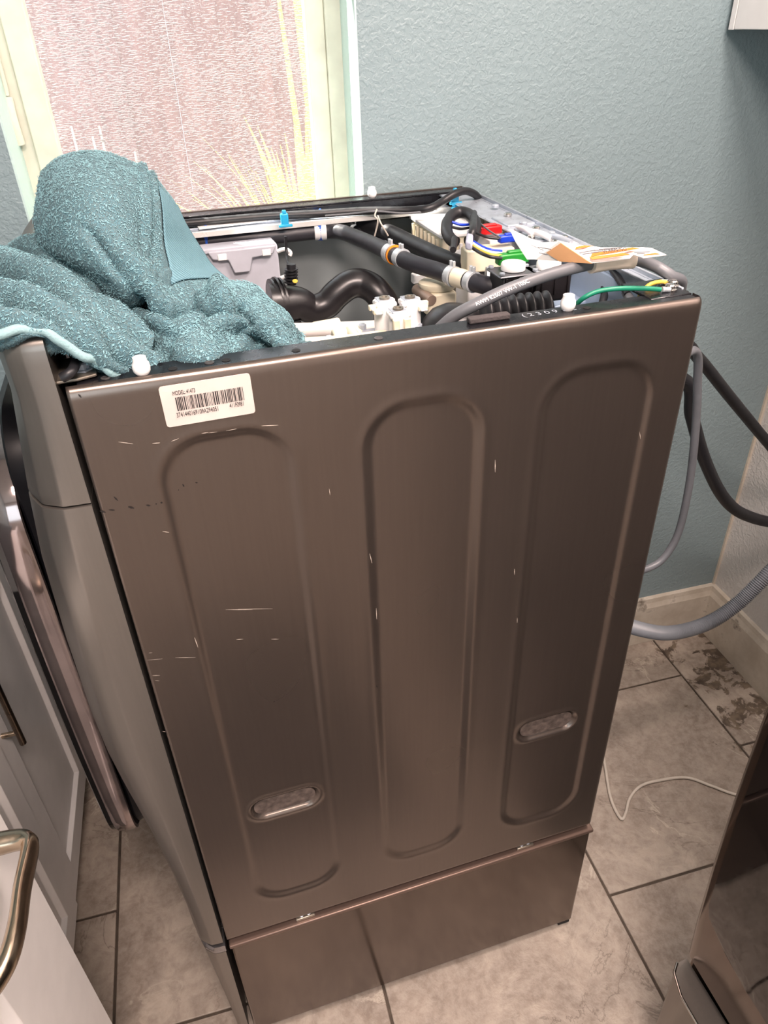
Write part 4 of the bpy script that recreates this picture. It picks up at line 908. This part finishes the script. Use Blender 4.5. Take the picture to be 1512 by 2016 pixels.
def barpull(par, y, z0, z1):
    h = MB().cyl(cfr(.026, y, z0), cfr(.026, y, z1), .0058, n=20).build('bar_handle', M_bar, par, bevel=.0008)
    for z in (z0+.028, z1-.028): MB().cyl(cfr(.0, y, z), cfr(.026, y, z), .0045, n=14).build('handle_post', M_nickel, h)
barpull(d1, .334, .545, .735)
near = empty('base_cabinet', cfr(-.2, -.15, 0), 'white base cabinet nearest at lower left, with an arched nickel handle', 'cabinet')
NX = .130
cbox(MB(), (-.60, -.42, .10), (NX-.022, -.034, .92)).build('carcass', M_cab, near, smooth=False)
cbox(MB(), (-.60, -.42, .0), (NX-.085, -.034, .10)).build('toe_kick', M_cab, near, smooth=False)
nd = shaker('door', -.60, -.032, .105, .925, near, xf=NX, rail=.155, rec=.010)
# arched handle
hz = .880; hx0 = NX
HO = -.055
pth = [cfr(hx0+a, HO+b2, hz) for a, b2 in ((0, -.055), (.022, -.055), (.044, -.056), (.054, -.061), (.057, -.072), (.055, -.11), (.055, -.15), (.050, -.180), (.036, -.202), (.018, -.213), (0, -.218))]
Pm = smooth_path(pth, 6); rows = []
for i, p in enumerate(Pm):
    t = (Pm[min(i+1, len(Pm)-1)]-Pm[max(i-1, 0)]).normalized(); s = t.cross(Vector((0, 0, 1))).normalized()
    q = i/(len(Pm)-1); hw = .0105+.003*math.cos(q*2*PI)**2; ht = .0075+.0045*abs(math.cos(q*PI))**2
    rows.append([p+s*ht*math.cos(a)+Vector((0, 0, 1))*hw*math.sin(a) for a in [math.radians(k) for k in (0, 35, 62, 80, 100, 118, 145, 180, 215, 242, 260, 280, 298, 325)]])
mb = MB().grid(rows, closed=True); mb.f += [tuple(range(14)), tuple(range((len(rows)-1)*14, len(rows)*14))]
hd = lbl(mb.build('arched_handle', M_nickel, nd, ang=40), 'arched brushed nickel handle')
for y in (-.055-.055, -.218-.055): MB().cyl(cfr(hx0-.001, y, hz), cfr(hx0+.006, y, hz), .014, .012, 20).build('handle_foot', M_black, hd)
# dark stone counter
tag(cbox(MB(), (-.62, -.62, .927), (.034, .655, .957)).build('countertop', M_counter, smooth=False, bevel=.003), 'near-black stone countertop over the white cabinets, seen left of the washer panel', 'countertop')
# upper cabinet, top right corner
UX = 1.144-1.466
ucab = empty('wall_cabinet', RM(-.16, -.5, 1.52), 'white wall cabinet in the upper right corner of the picture', 'cabinet')
rbx(MB(), UX+.020, -1.6, 1.523, -.003, -.014, 2.3).build('carcass', M_cab, ucab, smooth=False)
rbx(MB(), UX, -.028, 1.520, UX+.020, -.014, 2.3).build('filler_strip', M_cab, ucab, smooth=False, bevel=.001)
def ushaker(y0, y1, z0, z1):
    mb = MB(); rl = .06; X0 = UX; o = [(y0, z0), (y1, z0), (y1, z1), (y0, z1)]; i_ = [(y0+rl, z0+rl), (y1-rl, z0+rl), (y1-rl, z1-rl), (y0+rl, z1-rl)]
    vs = [RM(X0, *q) for q in o]+[RM(X0, *q) for q in i_]+[RM(X0+.009, *q) for q in i_]+[RM(X0+.019, *q) for q in o]
    fs = [(k, (k+1) % 4, 4+(k+1) % 4, 4+k) for k in range(4)]+[(4+k, 4+(k+1) % 4, 8+(k+1) % 4, 8+k) for k in range(4)]+[(8, 9, 10, 11)]+[(k, 12+k, 12+(k+1) % 4, (k+1) % 4) for k in range(4)]
    mb.add(vs, fs).build('door', M_cab, ucab, smooth=False, bevel=.001)
ushaker(-.42, -.030, 1.521, 2.29); ushaker(-.82, -.424, 1.521, 2.29); ushaker(-1.22, -.824, 1.521, 2.29); ushaker(-1.6, -1.224, 1.521, 2.29)
tag(rbx(MB(), -1.62, -1.95, 0.0005, -.98, -1.06, .009).build('reflection_mat', mat('reflection_mat_dark', (44, 38, 35), .95, bmp=.8, bs=300), smooth=False, bevel=.003), 'unseen dark mat added below the camera to darken the side panel reflection', 'mat')  # unseen mat, added to darken what the side panel reflects
# bodies of the two added fill lamps (unseen, on the ceiling)
me_, nt, b = nodes_of('lamp_diffuser'); b.inputs['Emission Color'].default_value = (1, .82, .68, 1); b.inputs['Emission Strength'].default_value = 6.0
for (lx, ly, lr, lt) in ((-1.25, -1.75, .30, 'flat fill lamp added on the ceiling behind the camera'), (-.62, -.95, .20, 'smaller flat fill lamp added on the ceiling above the machines')):
    lamp = empty('added_fill_lamp', RM(lx, ly, 2.44), lt, 'lamp')
    MB().lathe(RM(lx, ly, 2.445), (0, 0, -1), [(lr, 0), (lr, .02), (lr-.02, .03), (0, .03)], 40).build('lamp_base', M_whitepl, lamp)
    MB().lathe(RM(lx, ly, 2.414), (0, 0, -1), [(lr-.03, 0), (lr-.04, .006), (0, .007)], 40).build('diffuser', me_, lamp)

# ------------------------------------------------------------------ towel
mt_, nt, b = nodes_of('terry_cloth'); v = pos_node(nt)
wa = noise_node(nt, v, 300, 2, .5, 1.5); wl = ramp(nt, math_n(nt, 'ABSOLUTE', math_n(nt, 'SUBTRACT', wa, .5)), [(.0, 1.), (.075, 0.)])      # looped yarn: thin winding ridges
nt.links.new(mix(nt, wl, srgb(82, 118, 128), srgb(140, 180, 188)), b.inputs['Base Color']); b.inputs['Roughness'].default_value = .95  # crevices between the loops coloured darker, as occlusion shade
b.inputs['Sheen Weight'].default_value = .08; bump(nt, b, wl, .9, .0022); M_terry = mt_
M_pile = mat('terry_pile_yarn', (122, 162, 170), .9, var=.10, vs=70)
M_hem = mat('towel_hem', (136, 168, 172), .85, bmp=.6, bs=500)
mt_, nt, b = nodes_of('towel_woven_border')
wv = nt.nodes.new('ShaderNodeTexWave'); wv.inputs['Scale'].default_value = 95; wv.bands_direction = 'DIAGONAL'; nt.links.new(pos_node(nt), wv.inputs[0])
nt.links.new(ramp(nt, wv.outputs['Fac'], [(.2, srgb(84, 124, 136)), (.8, srgb(112, 150, 162))]), b.inputs['Base Color']); b.inputs['Roughness'].default_value = .8; bump(nt, b, wv.outputs['Fac'], .7, .0015); M_border = mt_

def catmull(P, t):
    """P: array (n, k); t: float array in [0, n-1]"""
    n = len(P); i = np.clip(np.floor(t).astype(int), 0, n-2); f = (t-i)[:, None]
    p0, p1, p2, p3 = P[np.clip(i-1, 0, n-1)], P[i], P[i+1], P[np.clip(i+2, 0, n-1)]
    return .5*((2*p1)+(-p0+p2)*f+(2*p0-5*p1+4*p2-p3)*f**2+(-p0+3*p1-3*p2+p3)*f**3)
def sheet(ctrl, nr, nc, fold=None):
    A = np.array([[list(AY(*q)) for q in row] for row in ctrl])          # rows, cols, 3
    R, Cn, _ = A.shape; tc = np.linspace(0, Cn-1, nc); tr = np.linspace(0, R-1, nr)
    B = np.array([catmull(A[i], tc) for i in range(R)])                   # R, nc, 3
    C_ = np.array([catmull(B[:, j], tr) for j in range(nc)]).transpose(1, 0, 2)
    def normals(G):
        du = np.gradient(G, axis=1); dv = np.gradient(G, axis=0); n = np.cross(du, dv); n /= np.linalg.norm(n, axis=2, keepdims=True)+1e-9
        m = G.reshape(-1, 3).mean(0); s = np.sign(((CAM-m)*n.mean((0, 1))).sum()); return n*s
    N = normals(C_)
    S, Tt = np.meshgrid(np.linspace(0, 1, nr), np.linspace(0, 1, nc), indexing='ij')
    if fold is not None:
        C_ = C_+N*fold(S, Tt)[..., None]
    # slow wobble
    wob = np.array([[noise.noise(Vector(C_[i, j])*12)*.003+noise.noise(Vector(C_[i, j])*40)*.0005 for j in range(nc)] for i in range(nr)])
    C_ = C_+N*wob[..., None]; return C_, normals(C_)
def sheet_obj(name, G, mt, parent, th=.005):
    rows = [[Vector(p) for p in r] for r in G]; o = MB().grid(rows).build(name, mt, parent, ang=180, fixn=False)
    md = o.modifiers.new('thick', 'SOLIDIFY'); md.thickness = th; md.offset = 0; return o
def ridge(S, T, c, w, a): # gaussian ridge where c(S,T) = 0
    return a*np.exp(-(c/w)**2)
HOOD = [
 [(100, 345, .40), (130, 325, .42), (180, 318, .42), (240, 335, .42), (300, 368, .42), (340, 410, .42)],
 [(84, 345, .31), (118, 312, .31), (178, 301, .31), (240, 316, .31), (298, 348, .31), (340, 396, .33)],
 [(76, 392, .26), (115, 372, .205), (180, 365, .175), (245, 378, .185), (303, 408, .22), (362, 445, .31)],
 [(72, 440, .235), (112, 440, .17), (178, 440, .135), (245, 450, .14), (305, 474, .19), (390, 492, .31)],
 [(84, 482, .22), (130, 492, .15), (190, 505, .115), (250, 520, .11), (318, 528, .16), (425, 538, .29)],
 [(92, 492, .24), (142, 520, .16), (205, 552, .125), (265, 580, .105), (345, 596, .12), (490, 578, .20)],
 [(100, 485, .31), (148, 518, .24), (212, 553, .21), (272, 584, .18), (352, 606, .15), (515, 596, .20)]]
RIGHT = [
 [(290, 560, .24), (345, 585, .17), (400, 572, .15), (455, 558, .17), (505, 566, .20), (532, 600, .25)],
 [(280, 600, .17), (342, 622, .125), (400, 600, .105), (455, 584, .115), (514, 592, .14), (548, 612, .18)],
 [(288, 640, .125), (348, 650, .075), (405, 632, .10), (462, 615, .115), (520, 625, .10), (572, 640, .155)],
 [(302, 690, .09), (352, 688, .045), (415, 675, .055), (468, 658, .115), (530, 660, .07), (586, 668, .12)],
 [(316, 722, .06), (368, 714, .038), (436, 702, .038), (490, 692, .095), (556, 682, .045), (612, 676, .09)],
 [(316, 740, .09), (368, 728, .07), (436, 716, .07), (490, 706, .12), (556, 696, .08), (606, 690, .12)]]
LEFT = [
 [(-60, 535, .36), (0, 512, .36), (50, 494, .34), (110, 506, .33), (170, 540, .32), (215, 572, .29)],
 [(-60, 520, .30), (0, 502, .30), (55, 481, .27), (118, 496, .25), (178, 532, .235), (234, 584, .21)],
 [(-60, 540, .16), (0, 538, .16), (62, 532, .14), (132, 545, .13), (196, 582, .12), (262, 632, .12)],
 [(-60, 600, .08), (0, 598, .08), (62, 592, .07), (135, 612, .055), (205, 655, .055), (285, 690, .07)],
 [(-60, 650, .02), (0, 647, .02), (62, 640, .015), (135, 660, .015), (208, 708, .025), (300, 722, .045)],
 [(-60, 668, .0), (0, 664, .0), (60, 655, .0), (128, 675, .004), (196, 722, .016), (258, 738, .030)]]
towel = empty('towel', (.05, .2, 1.30), 'teal terry towel heaped over the front left corner of the washer', 'towel')
def f_hood(S, T):
    lowf = np.clip((S-.50)*5, 0, 1)
    return (ridge(S, T, (T-.45)-.75*(S-.60), .045, -.038)*lowf + ridge(S, T, (T-.58)-.6*(S-.6), .04, .014)*lowf
            + ridge(S, T, S-.86-.06*T, .045, .014)*np.clip((T-.2)*4, 0, 1) + ridge(S, T, T-.72-.05*S, .018, .006)+ridge(S, T, T-.80, .015, .005)
            + ridge(S, T, (T-.72)-.35*(S-.5), .03, -.010)*np.clip((S-.4)*4, 0, 1))
def f_right(S, T):
    return ridge(S, T, T-.66-.10*S, .055, -.030)*np.clip(S*3-1.2, 0, 1)+ridge(S, T, T-.50-.10*S, .05, .012)+ridge(S, T, S-.36-.30*T, .035, .013)+ridge(S, T, T-.28-.25*S, .05, -.012)+(.013*np.abs(np.sin(PI*(2.3*T+1.0*S+.1)))**.9-.006)*np.clip(S*4-.4, 0, 1)
def f_left(S, T):
    env = np.clip((S-.12)*6, 0, 1)*np.clip((1-S)*5, 0, 1)
    return env*(.046*np.abs(np.sin(PI*(4.2*S-2.0*T*T-.3*T+.3)))**.75-.030)+ridge(S, T, S-.30-.12*T, .05, -.014)*np.clip(T*3-.6, 0, 1)
GH, NH = sheet(HOOD, 90, 90, f_hood); GR, NR = sheet(RIGHT, 90, 100, f_right); GL, NL = sheet(LEFT, 100, 90, f_left)
# keep the cloth outside the washer rim and panel
parts = []
for nm, G in (('towel_fold', GH), ('towel_fold', GR), ('towel_fold', GL)): parts.append(sheet_obj(nm, G, M_terry, towel))
# terry loops: tiny bent tufts over each fold (uncountable)
def pile(G, N, count, seed, skip=None):
    rg_ = np.random.RandomState(seed); nr, nc, _ = G.shape
    # area-weighted cells
    du = np.linalg.norm(np.diff(G, axis=1)[:-1], axis=2); dv = np.linalg.norm(np.diff(G, axis=0)[:, :-1], axis=2); Ar = (du*dv).ravel(); Ar /= Ar.sum()
    cell = rg_.choice(len(Ar), count, p=Ar); ci, cj = np.divmod(cell, nc-1); fu, fv = rg_.rand(count), rg_.rand(count)
    def bil(Q): return Q[ci, cj]*((1-fu)*(1-fv))[:, None]+Q[ci, cj+1]*(fu*(1-fv))[:, None]+Q[ci+1, cj]*((1-fu)*fv)[:, None]+Q[ci+1, cj+1]*(fu*fv)[:, None]
    P, Nn = bil(G), bil(N); Nn /= np.linalg.norm(Nn, axis=1, keepdims=True)
    if skip is not None:
        s, t = (ci+fv)/(nr-1), (cj+fu)/(nc-1); keep = ~skip(s, t); P, Nn = P[keep], Nn[keep]
    n = len(P)
    ph = np.array([noise.noise(Vector(p)*55)*4+noise.noise(Vector(p)*260)*2.5 for p in P])
    a = np.cross(Nn, [0.2, .3, 1.]); a /= np.linalg.norm(a, axis=1, keepdims=True); b_ = np.cross(Nn, a)
    d = a*np.cos(ph)[:, None]+b_*np.sin(ph)[:, None]; e = np.cross(Nn, d)
    L_ = (.0020+.0010*rg_.rand(n))[:, None]; w_ = (.00036+.0001*rg_.rand(n))[:, None]; P = P+Nn*.0022
    p1 = P+Nn*L_*.50+d*L_*.25; p2 = P+Nn*L_*.42+d*L_*1.0
    V = []
    for q, ww in ((P, w_*.8), (p1, w_), (p2, w_*.8)):
        V += [q+e*ww, q-e*ww]
    V = np.stack(V, 1); V[:, 2:] += (Nn*0)[:, None]
    top = p1+Nn*w_*.8; V = np.concatenate([V, top[:, None], (p2+Nn*w_*.5)[:, None]], 1)    # n, 8, 3: a small arched loop
    F_ = np.array([[0, 2, 6, 6], [3, 1, 6, 6], [2, 4, 7, 6], [5, 3, 6, 7]])
    allf = (F_[None]+(np.arange(n)*8)[:, None, None]).reshape(-1, 4)
    allf = [tuple(dict.fromkeys(f)) for f in allf.tolist()]
    return V.reshape(-1, 3), allf
def pile_obj(G, N, count, seed, parent, skip=None):
    V, Fa = pile(G, N, count, seed, skip); me = bpy.data.meshes.new('terry_pile')
    tot = np.array([len(f) for f in Fa], np.int32); st = np.concatenate([[0], np.cumsum(tot)[:-1]]).astype(np.int32); li = np.array([i for f in Fa for i in f], np.int32)
    me.vertices.add(len(V)); me.vertices.foreach_set('co', V.ravel()); me.loops.add(len(li)); me.loops.foreach_set('vertex_index', li)
    me.polygons.add(len(Fa)); me.polygons.foreach_set('loop_start', st); me.polygons.foreach_set('loop_total', tot); me.update(calc_edges=True)
    o = link('terry_pile', me, M_pile, parent); o['kind'] = 'stuff'; return o
pile_obj(GH, NH, 14000, 1, parts[0], lambda s, t: (t > .80) & (s > .25) & (s < .72))
pile_obj(GR, NR, 11000, 2, parts[1]); pile_obj(GL, NL, 15000, 3, parts[2])
# flat woven border band on the hood's right side, and the hem along the lower left edge
Gb = GH[20:66, 73:]+NH[20:66, 73:]*.0045; lbl(sheet_obj('woven_border', Gb, M_border, towel, .001), 'flat woven border band')
hp = [Vector(GL[-1, j]+NL[-1, j]*.003) for j in range(0, 90, 3)]
lbl(MB().tube(hp, .0042, 10, 2).build('hem', M_hem, towel, ang=60), 'pale stitched hem')
# inner cloth filling the hollow under the folds
CORE = [[(60, 520, .30), (200, 520, .30), (340, 520, .30), (460, 560, .30), (540, 610, .30)],
        [(60, 560, .24), (200, 580, .22), (340, 600, .22), (450, 610, .22), (560, 640, .24)],
        [(80, 620, .16), (220, 640, .14), (300, 660, .13), (440, 660, .14), (580, 665, .18)],
        [(130, 680, .12), (230, 700, .09), (310, 718, .07), (450, 702, .08), (600, 682, .14)],
        [(150, 730, .12), (240, 740, .09), (310, 738, .08), (450, 718, .09), (600, 692, .14)]]
GC, NC = sheet(CORE, 50, 60); cc = sheet_obj('towel_fold', GC, M_terry, towel); pile_obj(GC, NC, 3000, 5, cc)
